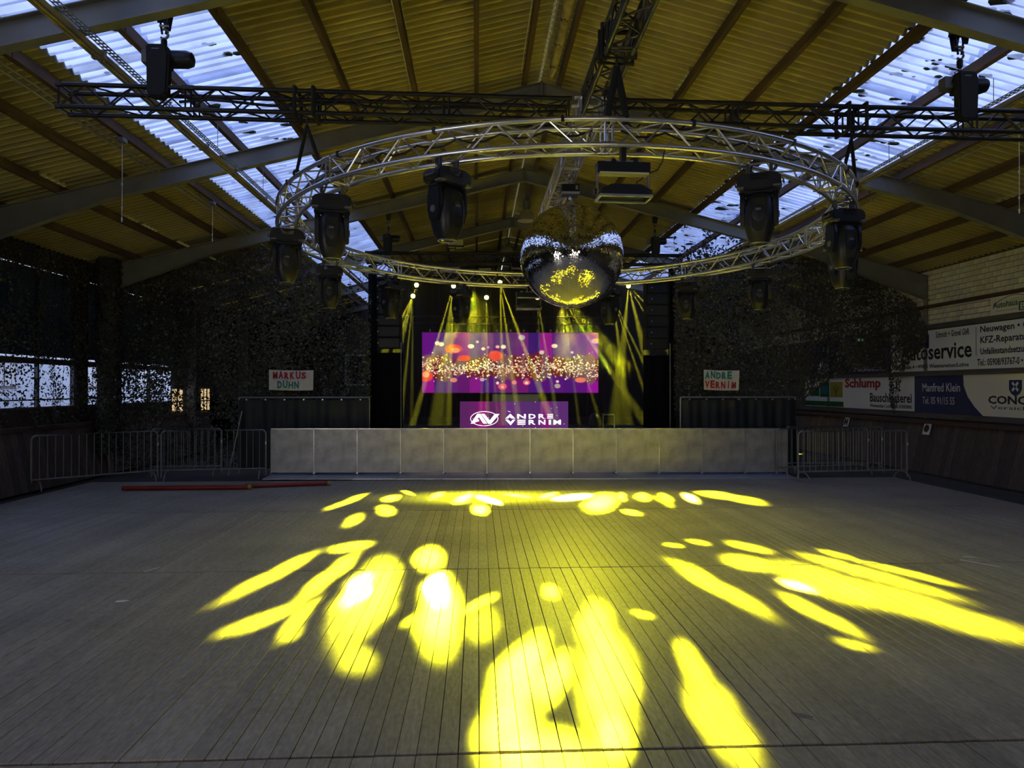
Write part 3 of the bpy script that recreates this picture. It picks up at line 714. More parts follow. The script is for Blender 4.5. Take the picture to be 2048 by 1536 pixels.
for a, lb, r_, rz, tl in heads:
    p = ringpt(a, RR-S, -.06)
    if a == 348: p = ringpt(a, RR-.02, -.06)
    if mh0 is None: mh0 = moving_head(lb, p, rz, 1.0, tl)
    else: dup(mh0, None, p, (0, 0, rz), lb)
# floodlights
def flood(label, loc, rz, s=1.):
    t = thing('floodlight', label, 'stage light', loc, rz); t.scale = (s,)*3
    MB().box((0, 0, .05), (.05, .09, .14), bev=.008).obj('clamp', M['black'], t)
    up = MB(); up.box((0, 0, -.085), (.50, .12, .10), bev=.006); up.obj('ballast_box', M['black'], t)
    MB().box((0, -.02, -.145), (.46, .10, .018)).obj('reflector_strip', M['light_panel'], t)
    MB().box((0, 0, -.02), (.34, .03, .02)).obj('mount_bar', M['galv'], t)
    for x in (-.09, .12): MB().lathe([(.03, -.03), (.03, .0), (.012, .02)], 10, c=(x, 0, -.01)).obj('knob', M['black'], t)
    for s_ in (-1, 1):
        MB().box((s_*.245, 0, -.20), (.012, .04, .26)).obj('yoke_arm', M['galv_dim'], t)
        MB().lathe([(.03, 0), (.03, .025)], 12, c=(s_*.25, 0, -.305), R=Matrix.Rotation(s_*PI/2, 3, 'Y')).obj('knob', M['black'], t)
    hb = MB(); hb.prism([(-.23, -.36), (.23, -.36), (.23, -.31), (.14, -.265), (-.14, -.265), (-.23, -.31)], -.13, .09, lambda u, v, q: (u, q, v)); hb.obj('lamp_housing', M['black'], t)
    g = MB(); g.box((0, -.02, -.368), (.46, .22, .012)); g.obj('glass_front', M['lens'], t)
    fr_ = MB()
    for (cx, cyy, dx, dy) in ((0, .095, .49, .018), (0, -.135, .49, .018), (-.24, -.02, .018, .24), (.24, -.02, .018, .24)): fr_.box((cx, cyy, -.372), (dx, dy, .022))
    fr_.obj('front_frame', M['galv'], t)
    MB().tube([(.2, 0, -.13), (.19, .02, -.17), (.14, .03, -.2), (.13, .02, -.26)], .006, 6).obj('cable', M['black'], t)
    MB().tube([(.25, 0, -.12), (.33, .0, -.09), (.39, .03, 0), (.42, .05, .12)], .006, 6).obj('cable', M['black'], t)
flood('black rectangular floodlight on the near edge of the ring truss', ringpt(270+2.3, RR-S, -.07), .05)
flood('black rectangular floodlight on the rear of the ring truss left of the mirror ball', ringpt(92.7, RR-S, -.07), .05)

# ============================================================ MIRROR BALL
BR = .762; BC = Vector((1.385, 10.42, 3.995))
mb_ = thing('mirror_ball', 'large mirror ball of tiny square facets hanging in the middle of the ring', 'mirror ball', BC)
MB().lathe([(max(.001, (BR-.006)*math.sin(q)), -(BR-.006)*math.cos(q)) for q in np.linspace(.01, PI-.01, 60)], 72).obj('core', M['grey'], mb_, smooth='all')
fb = MB(); nlat = 150
for i in range(nlat):
    th0 = PI*(i+.5)/nlat; rr = math.sin(th0); nlon = max(6, int(2*nlat*rr))
    hw = PI*BR/nlat/2*.93
    for j in range(nlon):
        ph = 2*PI*(j+.5*(i % 2))/nlon
        nrm = Vector((rr*math.cos(ph), rr*math.sin(ph), math.cos(th0)))
        c = nrm*BR
        e1 = Vector((-math.sin(ph), math.cos(ph), 0)); e2 = nrm.cross(e1)
        jt = .028; n2 = (nrm+e1*random.gauss(0, jt)+e2*random.gauss(0, jt)).normalized()
        a1 = (e1-n2*e1.dot(n2)).normalized(); a2 = n2.cross(a1); w1 = PI*BR*rr/nlon*.93
        fb.add([c-a1*w1-a2*hw, c+a1*w1-a2*hw, c+a1*w1+a2*hw, c-a1*w1+a2*hw], [(0, 1, 2, 3)])
fb.obj('mirror_facets', M['mirror'], mb_, kind='stuff')
MB().tube([(0, 0, BR-.01), (0, 0, BR+.16)], .014, 8).obj('hanging_rod', M['galv'], mb_)
MB().lathe([(.06, BR-.01), (.06, BR+.02), (.02, BR+.04)], 16).obj('top_cap', M['galv'], mb_)
mt = thing('ball_motor', 'small black motor box under the truss from which the mirror ball hangs', 'motor', (1.36, 10.40, 4.98))
MB().box((0, 0, 0), (.26, .20, .11), bev=.008).obj('housing', M['black'], mt); MB().box((0, 0, -.075), (.26, .20, .035)).obj('base_plate', M['cloth'], mt)
MB().box((.09, -.102, .0), (.035, .004, .06)).obj('switch_plate', M['galv'], mt); MB().tube([(0, 0, -.1), (0, 0, -.16)], .02, 8).obj('shaft', M['alu'], mt)

# ============================================================ CHAIN HOISTS
def chain_pts(t, p0, p1, n, r=.018, m='black'):
    p0, p1 = Vector(p0), Vector(p1)
    for k in range(n):
        c = p0.lerp(p1, (k+.5)/n); L = (p1-p0).length/n*.72; w = r
        pts = []
        for q in np.linspace(0, 2*PI, 10, endpoint=False):
            a = math.cos(q)*w; z = math.sin(q)*L
            pts.append(c+(Vector((a, 0, z)) if k % 2 else Vector((0, a, z))))
        MB().tube(pts, r*.33, 5, closed=True).obj('chain_link', M[m], t)
def hoist(label, x, y, ztop, zbody, bag=.55, flip=1, s=1., cap=True):
    t = thing('chain_hoist', label, 'hoist', (x, y, zbody)); t.scale = (s,)*3
    H = (ztop-zbody)/s
    MB().box((0, 0, H+.0), (.15, .19, .03)).obj('beam_clamp', M['black'], t)
    for a in (-1, 1):
        MB().prism([(-.07, H+.05), (.07, H+.05), (.03, H-.18), (-.03, H-.18)], a*.085, a*.10, lambda u, v, q: (u, q, v)).obj('clamp_jaw', M['black'], t)
        MB().tube([(a*.06, 0, H), (a*.02, 0, H-.26)], .012, 6).obj('clamp_arm', M['black'], t)
    MB().tube([(-.05, 0, H-.17), (.05, 0, H-.17)], .014, 6).obj('clamp_pin', M['galv'], t)
    MB().tube([(.045*math.cos(q), 0, H-.26+.055*math.sin(q)) for q in np.linspace(-2.4, 1.9, 12)], .014, 6).obj('hook', M['galv_dim'], t)
    MB().lathe([(.02, H-.42), (.034, H-.40), (.034, H-.33), (.015, H-.31)], 10).obj('hook_block', M['black'], t)
    chain_pts(t, (0, 0, H-.42), (0, 0, .12), max(3, int((H-.54)/.045)))
    R = Matrix.Rotation(PI/2, 3, 'Y')
    MB().lathe([(.05, -.20*flip-.02), (.085, -.19*flip), (.095, -.1*flip), (.095, .19*flip), (.075, .25*flip), (.03, .27*flip)], 16, R=R, c=(.06*flip, 0, .02)).obj('motor_body', M['black'], t, smooth=True)
    MB().box((0, 0, .02), (.15, .17, .20), bev=.015).obj('gear_housing', M['black'], t)
    MB().box((-.17*flip, 0, .03), (.10, .13, .14), bev=.012).obj('control_box', M['grey'], t)
    MB().tube([(-.04, .02, .12), (-.06, 0, .17), (-.02, 0, .19), (.02, 0, .16), (.03, .02, .12)], .008, 6).obj('handle', M['black'], t)
    cbg = MB(); cbg.prism([(-.13, .12), (.09, .12), (.12, 0), (.10, -bag), (.04, -bag-.04), (-.08, -bag-.04), (-.12, -bag), (-.12, -.2)], -.17, -.05, lambda u, v, q: (u, q, v))
    me = cbg.mesh('chain_bag', M['black_rough']); bm = bmesh.new(); bm.from_mesh(me); bmesh.ops.bevel(bm, geom=bm.edges[:], offset=.02, segments=2, affect='EDGES'); bm.to_mesh(me); bm.free(); link('chain_bag', me, t)
    MB().box((-.02, -.172, .06), (.08, .003, .012)).obj('print', M['grey'], t)
    MB().tube([(.04, 0, -.08), (.04, 0, -bag+.05)], .025, 6).obj('load_strap', M['black_rough'], t)
    return t
hoist('black chain hoist with long bag above the left end of the cross truss', -3.46, 8.0, 6.22, 5.66, .42, 1)
hoist('black chain hoist lying sideways above the right end of the cross truss', 5.62, 8.0, 6.20, 5.56, .40, 1)
hoist('small distant chain hoist over the stage truss left of the mirror ball', -2.20, 17.65, 6.33, 5.72, .35, 1, .9)
hoist('small distant chain hoist over the stage truss right of the mirror ball', 4.46, 17.65, 6.33, 5.72, .35, 1, .9)

# ============================================================ LIGHT TRUNKING with cable tray
def trunking(x, z, side, label, seed):
    t = thing('light_trunking', label, 'light fitting'); rr = random.Random(seed)
    y = 2.0; k = 0
    while y < 30:
        L = 3.0
        b = MB(); b.prism([(-.05, 0), (.05, 0), (.062, .05), (.03, .075), (-.03, .075), (-.062, .05)], y+.01, y+L-.01, lambda u, v, q: (x+u, q, z+v)); b.obj('luminaire', M['brass'], t)
        MB().tube([(x-.022, y+.06, z-.012), (x-.022, y+L-.06, z-.012)], .013, 8).obj('tube_lamp', M['foam'] if k % 2 else M['galv'], t)
        MB().tube([(x+.022, y+.06, z-.012), (x+.022, y+L-.06, z-.012)], .013, 8).obj('tube_lamp', M['foam'], t)
        MB().box((x, y, z+.035), (.14, .06, .09)).obj('joint', M['brass'], t)
        y += L; k += 1
    tx = x+side*.115; tz = z+.075
    b = MB()
    for dx in (-.04, 0, .04): b.box((tx+dx, 14.5, tz), (.006, 26, .012))
    yy = 1.6
    while yy < 27: b.box((tx, yy, tz), (.085, .018, .010)); yy += .075
    o = b.obj('cable_tray', M['galv_dim'], t); o['kind'] = 'stuff'
    for yy in np.arange(8.9, 26, 2.35):
        zt = roofz(tx, 7.47); n_ = max(2, int((zt-tz)/.05))
        MB().tube([(tx, yy, tz), (tx, yy, zt)], .005, 5).obj('hanging_chain', M['galv_dim'], t)
    return t
trunking(-4.16, 5.68, 1, 'long brass coloured light trunking with cable tray under the left skylight', 1)
trunking(6.82, 5.68, -1, 'long metal light trunking with cable tray under the right skylight', 2)
# pull cords
for (x, y, z0, z1, lb) in [(-5.35, 10.95, 5.75, 4.60, 'white pull cord hanging from the left skylight conduit, nearer one'), (-5.35, 14.6, 5.75, 5.05, 'white pull cord hanging from the left skylight conduit, farther one'), (7.6, 9.6, 5.75, 4.55, 'white pull cord hanging below the right skylight conduit')]:
    t = thing('pull_cord', lb, 'cord', (x, y, z0))
    MB().box((0, 0, .03), (.10, .14, .07), bev=.01).obj('junction_box', M['grey'], t)
    MB().tube([(0, 0, 0), (.004, 0, (z1-z0)*.5), (0, 0, z1-z0)], .005, 5).obj('cord', M['cord'], t)
    for q in (.55, .86): MB().lathe([(.010, -.02), (.014, 0), (.010, .02)], 8, c=(0, 0, (z1-z0)*q)).obj('toggle', M['cord'], t)
    MB().lathe([(.007, -.05), (.012, 0), (.006, .02)], 8, c=(0, 0, z1-z0)).obj('pull', M['white'], t)
# high bay lamps
for (x, y, z, lb) in [(1.26, 18.3, 6.62, 'bell shaped high bay lamp below the ridge left of the mirror ball'), (.99, 23.6, 6.75, 'farther dim high bay lamp below the ridge')]:
    t = thing('high_bay_lamp', lb, 'lamp', (x, y, z))
    MB().lathe([(.235, -.25), (.225, -.2), (.19, -.1), (.12, 0), (.07, .05), (.05, .06)], 22).obj('shade', M['lamp_shade'], t, smooth=True)
    MB().lathe([(.09, .06), (.10, .1), (.10, .26), (.06, .3)], 14).obj('gear_case', M['grey'], t, smooth=True)
    MB().tube([(0, 0, .3), (0, 0, 7.4-z)], .012, 6).obj('rod', M['grey'], t)
    MB().lathe([(.215, -.252), (.10, -.256)], 22).obj('lamp_glass', M['lamp_shade'], t)
# strip lamp and radiant heater under the right roof
def onroof_slab(x): return roofz(x, 7.47)
t = thing('strip_lamp', 'white fluorescent strip lamp on the right roof slope', 'lamp', (8.75, 17.1, roofz(8.75)-.05))
MB().box((0, 0, 0), (.10, 1.25, .06), bev=.01).obj('housing', M['white'], t); MB().box((0, 0, .04), (.05, 1.0, .03)).obj('mount', M['grey'], t)
t = thing('radiant_heater', 'louvred radiant heater hanging at the right behind the ring truss', 'heater', (8.1, 18.3, 5.22))
for k in range(5): MB().box((-.35+.17*k, 0, 0), (.09, .9, .03)).obj('louvre', M['galv_dim'], t)
for yy in (-.42, .42): MB().box((0, yy, .03), (.85, .04, .05)).obj('rail', M['black'], t)
MB().tube([(0, 0, .05), (0, 0, .45)], .01, 6).obj('hanger', M['black'], t)

# ============================================================ STAGE
deck = thing('stage_deck', 'black stage deck behind the front barriers', 'stage', (1.25, 24.6, 0))
MB().box((0, 0, .60), (9.4, 6.4, .10)).obj('deck_board', M['black_rough'], deck); MB().box((0, -3.18, .30), (9.4, .02, .56)).obj('skirt', M['curtain'], deck)
# backdrop curtain with folds
def drape(name, label, x0, x1, y, z0, z1, m='curtain', amp=.05, fold=.32):
    b = MB(); n = int((x1-x0)/.08)
    V = []; F = []
    for i in range(n+1):
        x = x0+(x1-x0)*i/n; yy = y+amp*math.sin(2*PI*x/fold)+amp*.4*math.sin(2*PI*x/(fold*.37))
        V += [(x, yy, z0), (x, yy, z1), (x, yy+.02, z1), (x, yy+.02, z0)]
    for i in range(n):
        a = 4*i; c = a+4; F += [(a, c, c+1, a+1), (a+1, c+1, c+2, a+2), (a+2, c+2, c+3, a+3)]
    b.add(V, F); o = b.obj(name, M[m], None, smooth='all'); tag(o, label, 'curtain'); return o
drape('stage_curtain', 'wide black backdrop curtain behind the stage screens', -4.1, 6.7, 28.3, .9, 6.55)
drape('stage_curtain', 'black side curtain left of the stage below the speaker array', -2.6, -1.9, 18.2, 0, 2.95)
drape('stage_curtain', 'black side curtain right of the stage below the speaker array', 4.30, 5.05, 18.2, 0, 2.9)
drape('stage_curtain', 'tall black curtain along the left edge of the stage', -2.80, -2.57, 18.3, 0, 5.2)
drape('stage_curtain', 'tall black curtain along the right edge of the stage', 4.98, 5.18, 18.3, 0, 5.2)
# front stage truss and lamp truss
def ftruss(y, z, x0, x1, label, m='truss_black', s=.24):
    t = thing('stage_truss', label, 'truss', (x0, y, z)); sg = truss_mesh(1.6, M[m], M[m], .025, .009, .27)
    n = int((x1-x0)/1.6)
    for k in range(n): put_segment(sg, t, (1.6*k, 0, 0))
    return t
ftruss(17.95, 5.32, -2.8, 5.3, 'black front truss above the stage behind the ring')
ftruss(25.2, 5.95, -3.2, 6.0, 'black lamp truss over the middle of the stage')
t3 = ftruss(26.9, 4.62, -2.9, 5.4, 'black truss just above the big screen')
for x in (.6, 3.2, 5.8): MB().tube([(x, 0, .12), (x, 0, 7.52-4.62-.25*abs(x-2.9-RX))], .010, 6).obj('hanging_wire', M['black'], t3)
# line arrays
def array(x, label):
    t = thing('line_array', label, 'speaker', (x, 18.15, 4.78), 0, 'speaker arrays beside the stage'); t.scale = (.82,)*3
    MB().box((0, 0, .06), (.72, .5, .06)).obj('flying_frame', M['black'], t); MB().tube([(0, 0, .08), (0, -.2, .60)], .012, 6).obj('hanging_wire', M['galv_dim'], t)
    for k in range(6):
        c = MB(); c.prism([(-.37, -.17), (.37, -.17), (.37, .17), (-.37, .17)], -.02, .42, lambda u, v, q: (u, q-.0+.02*abs(v), v-.17)); 
        o = MB().box((0, .2+.012*k*k*.3, -.17-.352*k), (.74, .44, .34), bev=.012).obj('cabinet', M['black_rough'], t)
        MB().box((0, -.025+.012*k*k*.3, -.17-.352*k), (.62, .012, .28)).obj('grille', M['black'], o)
        MB().lathe([(.016, 0), (.016, .03)], 8, c=(-.34 if x < 0 else -.20, -.03+.012*k*k*.3, -.17-.352*k), R=Matrix.Rotation(PI/2, 3, 'X')).obj('pin', M['pins'], o)
array(-2.25, 'black line array speaker hanging left of the stage')
array(4.66, 'black line array speaker hanging right of the stage')
for (x, lb) in [(-1.93, 'thin steel pole at the left speaker array'), (4.95, 'thin steel pole at the right speaker array')]:
    o = MB().tube([(x, 18.05, 0), (x, 18.05, 3.2)], .014, 6).obj('pole', M['galv_dim'], None); tag(o, lb, 'pole')
# main LED screen with vertex coloured picture
def screen_mesh(nx_, ny_, w, h, img, name, strength):
    me = D.meshes.new(name); xs = np.linspace(-w/2, w/2, nx_+1); zs = np.linspace(0, h, ny_+1)
    V = np.array([(x, 0, z) for z in zs for x in xs]).tolist(); F = [(j*(nx_+1)+i, j*(nx_+1)+i+1, (j+1)*(nx_+1)+i+1, (j+1)*(nx_+1)+i) for j in range(ny_) for i in range(nx_)]
    me.from_pydata(V, [], F)
    ca = me.color_attributes.new('picture', 'FLOAT_COLOR', 'CORNER')
    arr = np.ones((nx_*ny_, 4, 4), np.float32); arr[:, :, :3] = img.reshape(-1, 1, 3); ca.data.foreach_set('color', arr.ravel())
    m = D.materials.new(name+'_picture'); m.use_nodes = True; n = m.node_tree.nodes; l = m.node_tree.links; n.clear()
    e = n.new('ShaderNodeEmission'); a = n.new('ShaderNodeVertexColor'); a.layer_name = 'picture'; o = n.new('ShaderNodeOutputMaterial')
    l.new(a.outputs[0], e.inputs[0]); l.new(e.outputs[0], o.inputs[0]); e.inputs[1].default_value = strength; me.materials.append(m); return me
def lin(c): return np.array([((x/255)/12.92 if x/255 < .04045 else ((x/255+.055)/1.055)**2.4) for x in c])
def bands(nx_, ny_, cols, w):
    img = np.zeros((ny_, nx_, 3)); 
    for i in range(nx_): img[:, i] = lin(cols[min(int(i/nx_*len(cols)), len(cols)-1)])
    return img
nx_, ny_ = 358, 120
top = [(100, 15, 125), (90, 20, 120), (120, 35, 110), (150, 30, 125), (90, 25, 115), (115, 40, 110), (85, 25, 110), (95, 40, 105), (115, 35, 115), (60, 20, 105), (150, 25, 130), (95, 25, 115), (90, 18, 120), (100, 20, 125), (140, 15, 145)]
bot = [(150, 20, 135), (70, 15, 110), (95, 35, 110), (100, 25, 105), (135, 25, 130), (75, 20, 115), (100, 35, 110), (110, 30, 110), (115, 25, 110), (75, 20, 115), (85, 18, 115), (90, 20, 120), (80, 20, 115), (95, 18, 120), (150, 20, 150)]
it, ib = bands(nx_, ny_, top, 0), bands(nx_, ny_, bot, 0)
yy = np.linspace(0, 1, ny_)[:, None, None]     # 0 bottom
wgt = np.clip((yy-.45)/.15, 0, 1); img = ib*(1-wgt)+it*wgt
X, Z = np.meshgrid(np.arange(nx_), np.arange(ny_))
nzv = np.array([noise.noise(Vector((i*.02, 3.3, 0)))*14+noise.noise(Vector((i*.09, 7.3, 0)))*8 for i in range(nx_)])
half = 22+nzv; cen = 50+np.array([noise.noise(Vector((i*.01, 9.3, 0)))*8 for i in range(nx_)])
band = np.clip(1-(np.abs(Z-cen[None, :])-half[None, :]+3)/5, 0, 1)[:, :, None]
brown = np.where((np.array([noise.noise(Vector((i*.05, 1.3, 0))) for i in range(nx_)]) > -.05)[None, :, None], lin((125, 85, 75)), lin((110, 25, 10)))
img = img*(1-band*.9)+brown*band*.9
def disc(cx, cz, rx, rz_, col, a=1., ring_=False):
    d = np.sqrt(((X-cx)/rx)**2+((Z-cz)/rz_)**2); m_ = np.clip((1.15-d)/.3, 0, 1)*a
    if ring_: m_ = m_*np.clip((d-.45)/.2, .25, 1)
    global img; img = img*(1-m_[:, :, None])+lin(col)*m_[:, :, None]
r2 = random.Random(3)
for k in range(1100):
    cx = r2.uniform(0, nx_); i = min(int(cx), nx_-1); cz = cen[i]+r2.gauss(0, .42)*half[i]*1.1
    if abs(cz-cen[i]) > half[i]*1.25: continue
    s_ = r2.choice((.7, .8, .9, 1.1, 1.6)); col = r2.choice([(255, 240, 210), (255, 235, 190), (255, 200, 150), (225, 235, 170), (240, 120, 90), (255, 250, 240)])
    disc(cx, cz, s_*1.25, s_, col)
for (px, py, rx, rz_, c) in [(906, 697, 17, 9, (245, 80, 60)), (910, 700, 8, 5, (255, 170, 110)), (927, 716, 13, 6, (240, 70, 50)), (991, 711, 14, 10, (245, 75, 60)), (873, 686, 5, 4, (255, 235, 190)), (881, 688, 5, 4, (255, 235, 190)), (941, 692, 6, 4, (255, 240, 200)), (954, 683, 3, 2.4, (200, 175, 190)), (966, 697, 4, 3, (250, 220, 190)), (976, 694, 3, 2.5, (200, 160, 170)), (995, 693, 4, 3, (250, 190, 170)), (1007, 693, 5, 4, (255, 235, 190)), (1044, 674, 7, 5, (190, 170, 165)), (1085, 704, 5, 4, (225, 200, 195)), (1111, 691, 6, 4, (255, 220, 190)), (1147, 704, 3, 2.5, (200, 170, 180)), (1195, 681, 8, 5, (230, 150, 190)), (1197, 679, 5, 3, (255, 160, 120)), (850, 752, 14, 11, (240, 80, 60)), (850, 749, 7, 6, (255, 170, 120)), (906, 760, 7, 4.5, (225, 140, 120)), (964, 759, 5, 3.5, (200, 170, 185)), (1005, 773, 9, 6, (230, 90, 110)), (1005, 774, 3, 2.5, (250, 160, 160)), (995, 766, 3, 3, (255, 220, 200)), (1029, 765, 5, 4, (230, 120, 130)), (1054, 765, 7, 5, (245, 110, 110)), (1054, 766, 3, 2.5, (255, 230, 210)), (1117, 772, 6, 4.5, (180, 165, 150)), (1164, 760, 11, 5, (245, 130, 100)), (1117, 763, 3, 2.5, (255, 220, 190)), (1078, 753, 4, 3, (230, 210, 180))]:
    disc((px-843)/358*nx_, (785-py)/121*ny_, rx, rz_, c)
SW = 6.38; 
ms = thing('led_screen', 'wide purple LED screen with glittering lights at the back of the stage', 'screen', (1.235, 26.5, 1.875), rz=-.012)
link('picture', screen_mesh(nx_, ny_, 6.58, 2.24, img, 'picture', .95), ms)
MB().box((0, .08, 1.12), (6.64, .12, 2.30)).obj('panel_case', M['black'], ms)
for k in range(13): MB().box((-3.0+.5*k, .03, 2.32), (.05, .05, .09)).obj('hanging_bracket', M['galv'], ms)
for x in (-2.9, 2.9): MB().tube([(x, .2, -1.22), (x, .2, 2.3)], .025, 8).obj('support_post', M['black'], ms)
# power cables along the trusses
def cable(pts, r, label):
    o = MB().tube(pts, r, 6).obj('cable', M['black'], None, smooth=True); tag(o, label, 'cable')
def rcab(a0, a1, n, dr=0, dz=.0, sag=.06):
    P = []
    for k in range(n+1):
        a = a0+(a1-a0)*k/n; x, y, z = ringpt(a, RR-S+dr, .20+dz); P.append((x, y, z-sag*abs(math.sin(k*PI/3.0))))
    return P
cable(rcab(190, 268, 36), .011, 'black cable run inside the left front arc of the ring truss')
cable(rcab(272, 350, 36), .011, 'black cable run inside the right front arc of the ring truss')
cable(rcab(20, 160, 60, .0, .0), .012, 'black cable run inside the rear arc of the ring truss')
cable([(x, 8.0+.03*math.sin(x*5), 5.20-.0085*(x-1.28)-.03*abs(math.sin(x*2.1))) for x in np.linspace(-3.3, 1.0, 40)], .016, 'thick black cable lying in the cross truss left of the corner block')
cable([(-.6, 7.95, 5.10), (-.3, 7.92, 5.03), (0, 7.9, 5.06), (.3, 7.92, 4.98), (.6, 7.95, 5.04), (.9, 7.95, 5.1)], .022, 'cable bundle sagging below the cross truss beside the corner block')
cable([(1.20+.03*math.sin(y*4), y, 5.19+.03*math.sin(y*3)) for y in np.linspace(4.2, 7.9, 36)], .022, 'thick cable bundle inside the lengthwise truss')
# DJ desk screen
dk = thing('dj_desk', 'DJ desk with a purple LED front showing white logo lettering', 'desk', (0, 24.0, 0))
sc = 24.0/1420
def dx(px): return (px-955)*sc*1.0
def dz_(py): return 2.05+(776-py)*sc*1.0
dimg = bands(120, 30, [(95, 40, 100), (110, 35, 105), (150, 25, 120), (100, 40, 95), (110, 38, 100), (105, 50, 125), (98, 45, 118), (92, 50, 115), (95, 45, 115), (135, 30, 125), (100, 50, 120), (98, 48, 118)], 0)
r3 = random.Random(5)
for k in range(14):
    i, j = r3.randrange(120), r3.randrange(30); dimg[j, i] = lin((230, 190, 220))
x0, x1 = dx(920), dx(1137)
me = screen_mesh(120, 30, x1-x0, dz_(803)-.66, dimg, 'picture', .85); link('picture', me, dk, ((x0+x1)/2, 0, .66))
MB().box(((x0+x1)/2, .10, (.66+dz_(803))/2), (x1-x0, .16, dz_(803)-.66)).obj('panel_case', M['black'], dk)
MB().box(((x0+x1)/2, .65, dz_(803)-.06), (x1-x0-.3, .95, .05)).obj('table_top', M['black'], dk)
def L(pts, name='logo_stroke', d=-.006):
    MB().prism([(dx(900+u/7.877), dz_(790+v/7.877)) for u, v in pts], d-.012, d, lambda a, b_, q: (a, q, b_)).obj(name, M['ledwhite'], dk)
L([(325, 450), (430, 295), (480, 295), (585, 450), (525, 450), (455, 345), (385, 450)]); L([(400, 395), (450, 380), (460, 410), (400, 430)])
L([(490, 295), (540, 295), (625, 400), (705, 298), (780, 298), (645, 455), (605, 455)])
MB().tube([(dx(900+(540+215*math.cos(q))/7.877), -.012, dz_(790+(372+112*math.sin(q))/7.877)) for q in np.linspace(0, 2*PI, 48, endpoint=False)], .011, 5, closed=True).obj('logo_ring', M['ledwhite'], dk)
L([(870, 372), (950, 295), (1030, 372), (985, 372), (950, 338), (915, 372)]); L([(870, 388), (915, 388), (955, 425), (990, 388), (1030, 388), (955, 478)]); L([(935, 340), (975, 355), (968, 375)], 'logo_dot'); L([(900, 250), (950, 262), (948, 272)], 'logo_dot')
def lt_(s, u0, u1, v0, v1):
    text('lettering', s, dk, M['ledwhite'], (dx(900+u0/7.877), -.016, dz_(790+v1/7.877)), (1, 0, 0), (0, 0, 1), (u1-u0)/7.877*sc, (v1-v0)/7.877*sc, 0, bold=.028)
for s_, u0, u1 in (('N', 1058, 1195), ('D', 1240, 1350), ('R', 1395, 1495)): lt_(s_, u0, u1, 300, 374)
for v in (300, 328, 356): L([(1535, v), (1628, v), (1622, v+16), (1535, v+16)], 'letter_bar')
for v in (392, 420, 450): L([(1062, v), (1192, v), (1186, v+18), (1062, v+18)], 'letter_bar')
for s_, u0, u1 in (('R', 1238, 1348), ('N', 1395, 1505), ('I', 1558, 1592), ('M', 1632, 1752)): lt_(s_, u0, u1, 392, 468)
mo_ = thing('monitor_panel', 'pale reflective panel standing behind the DJ desk', 'panel', (dx(1034), 24.6, 1.55))
MB().box((0, 0, .05), (1.56, .03, .40)).obj('panel', M['light_panel'], mo_)
for (cx, cz, ddx, ddz) in ((0, .265, 1.62, .035), (-.80, .05, .035, .46), (.80, .05, .035, .46)): MB().box((cx, -.02, cz), (ddx, .04, ddz)).obj('frame_bar', M['galv'], mo_)
fr_ = thing('side_table', 'small open metal frame table on the stage at the right of the desk', 'table', (dx(1219), 24.0, .65))
for (cx, cz, ddx, ddz) in ((0, .49, .40, .03), (-.19, .25, .03, .50), (.19, .25, .03, .50)): MB().box((cx, 0, cz), (ddx, .04, ddz)).obj('frame_bar', M['galv'], fr_)
MB().box((0, .25, .505), (.4, .5, .02)).obj('table_top', M['black'], fr_)
o = MB().lathe([(.14, 0), (.15, .3), (.10, .48), (.04, .54)], 14, sx=1.6).obj('fog_machine', M['black'], None, smooth=True, loc=(dx(1190), 23.9, .65)); tag(o, 'dark fog machine crouching on the stage beside the small table', 'machine')

# stage lamps with beams
def rx_at(px, py, y): # helper used only to convert measured sight lines into hall coordinates
    r = fwd+Vector((math.cos(TH), -math.sin(TH), 0))*((px-1024)/1420)-Vector((math.cos(TH), -math.sin(TH), 0)).cross(fwd)*((py-768)/1420)
    tt = y/r.y; return Vector((0, 0, 2.05))+r*tt
BEAM_P = 190000.
lamps = [((833, 570), [(770, 800, 4.5, .35)], 'upper lamp at the left of the lamp truss'),
         ((826, 592), [(738, 850, 2.2, 1), (800, 860, 2.0, .6), (823, 860, 1.8, .3), (700, 840, 6, .25)], 'lower lamp at the left of the lamp truss'),
         ((907, 572), [(825, 850, 2.4, .9), (896, 860, 2.6, .8), (870, 870, 6, .25)], 'second stage lamp from the left'),
         ((973, 595), [(960, 860, 1.5, .5), (975, 860, 2.0, .7), (998, 860, 1.4, .4)], 'stage lamp left of the screen centre'),
         ((1000, 565), [(1008, 870, 2.6, .8), (1040, 860, 2.6, .8), (1110, 860, 2.8, 1.1)], 'bright stage lamp in front of the screen centre'),
         ((1075, 595), [(1085, 860, 1.5, .5), (1118, 860, 2.0, .6)], 'stage lamp just left of the mirror ball bottom'),
         ((1126, 600), [(1160, 860, 1.5, .5), (1205, 860, 1.6, .6), (1300, 860, 3.5, .5)], 'stage lamp behind the mirror ball bottom'),
         ((1226, 596), [(1318, 870, 1.8, .8), (1345, 850, 2.2, .6), (1260, 870, 4, .3)], 'stage lamp right of the mirror ball'),
         ((1257, 572), [(1400, 810, 2.2, .8), (1420, 740, 3.0, .7), (1230, 860, 6, .25), (1330, 870, 6, .25)], 'rightmost stage lamp on the lamp truss')]
lampdir = {}
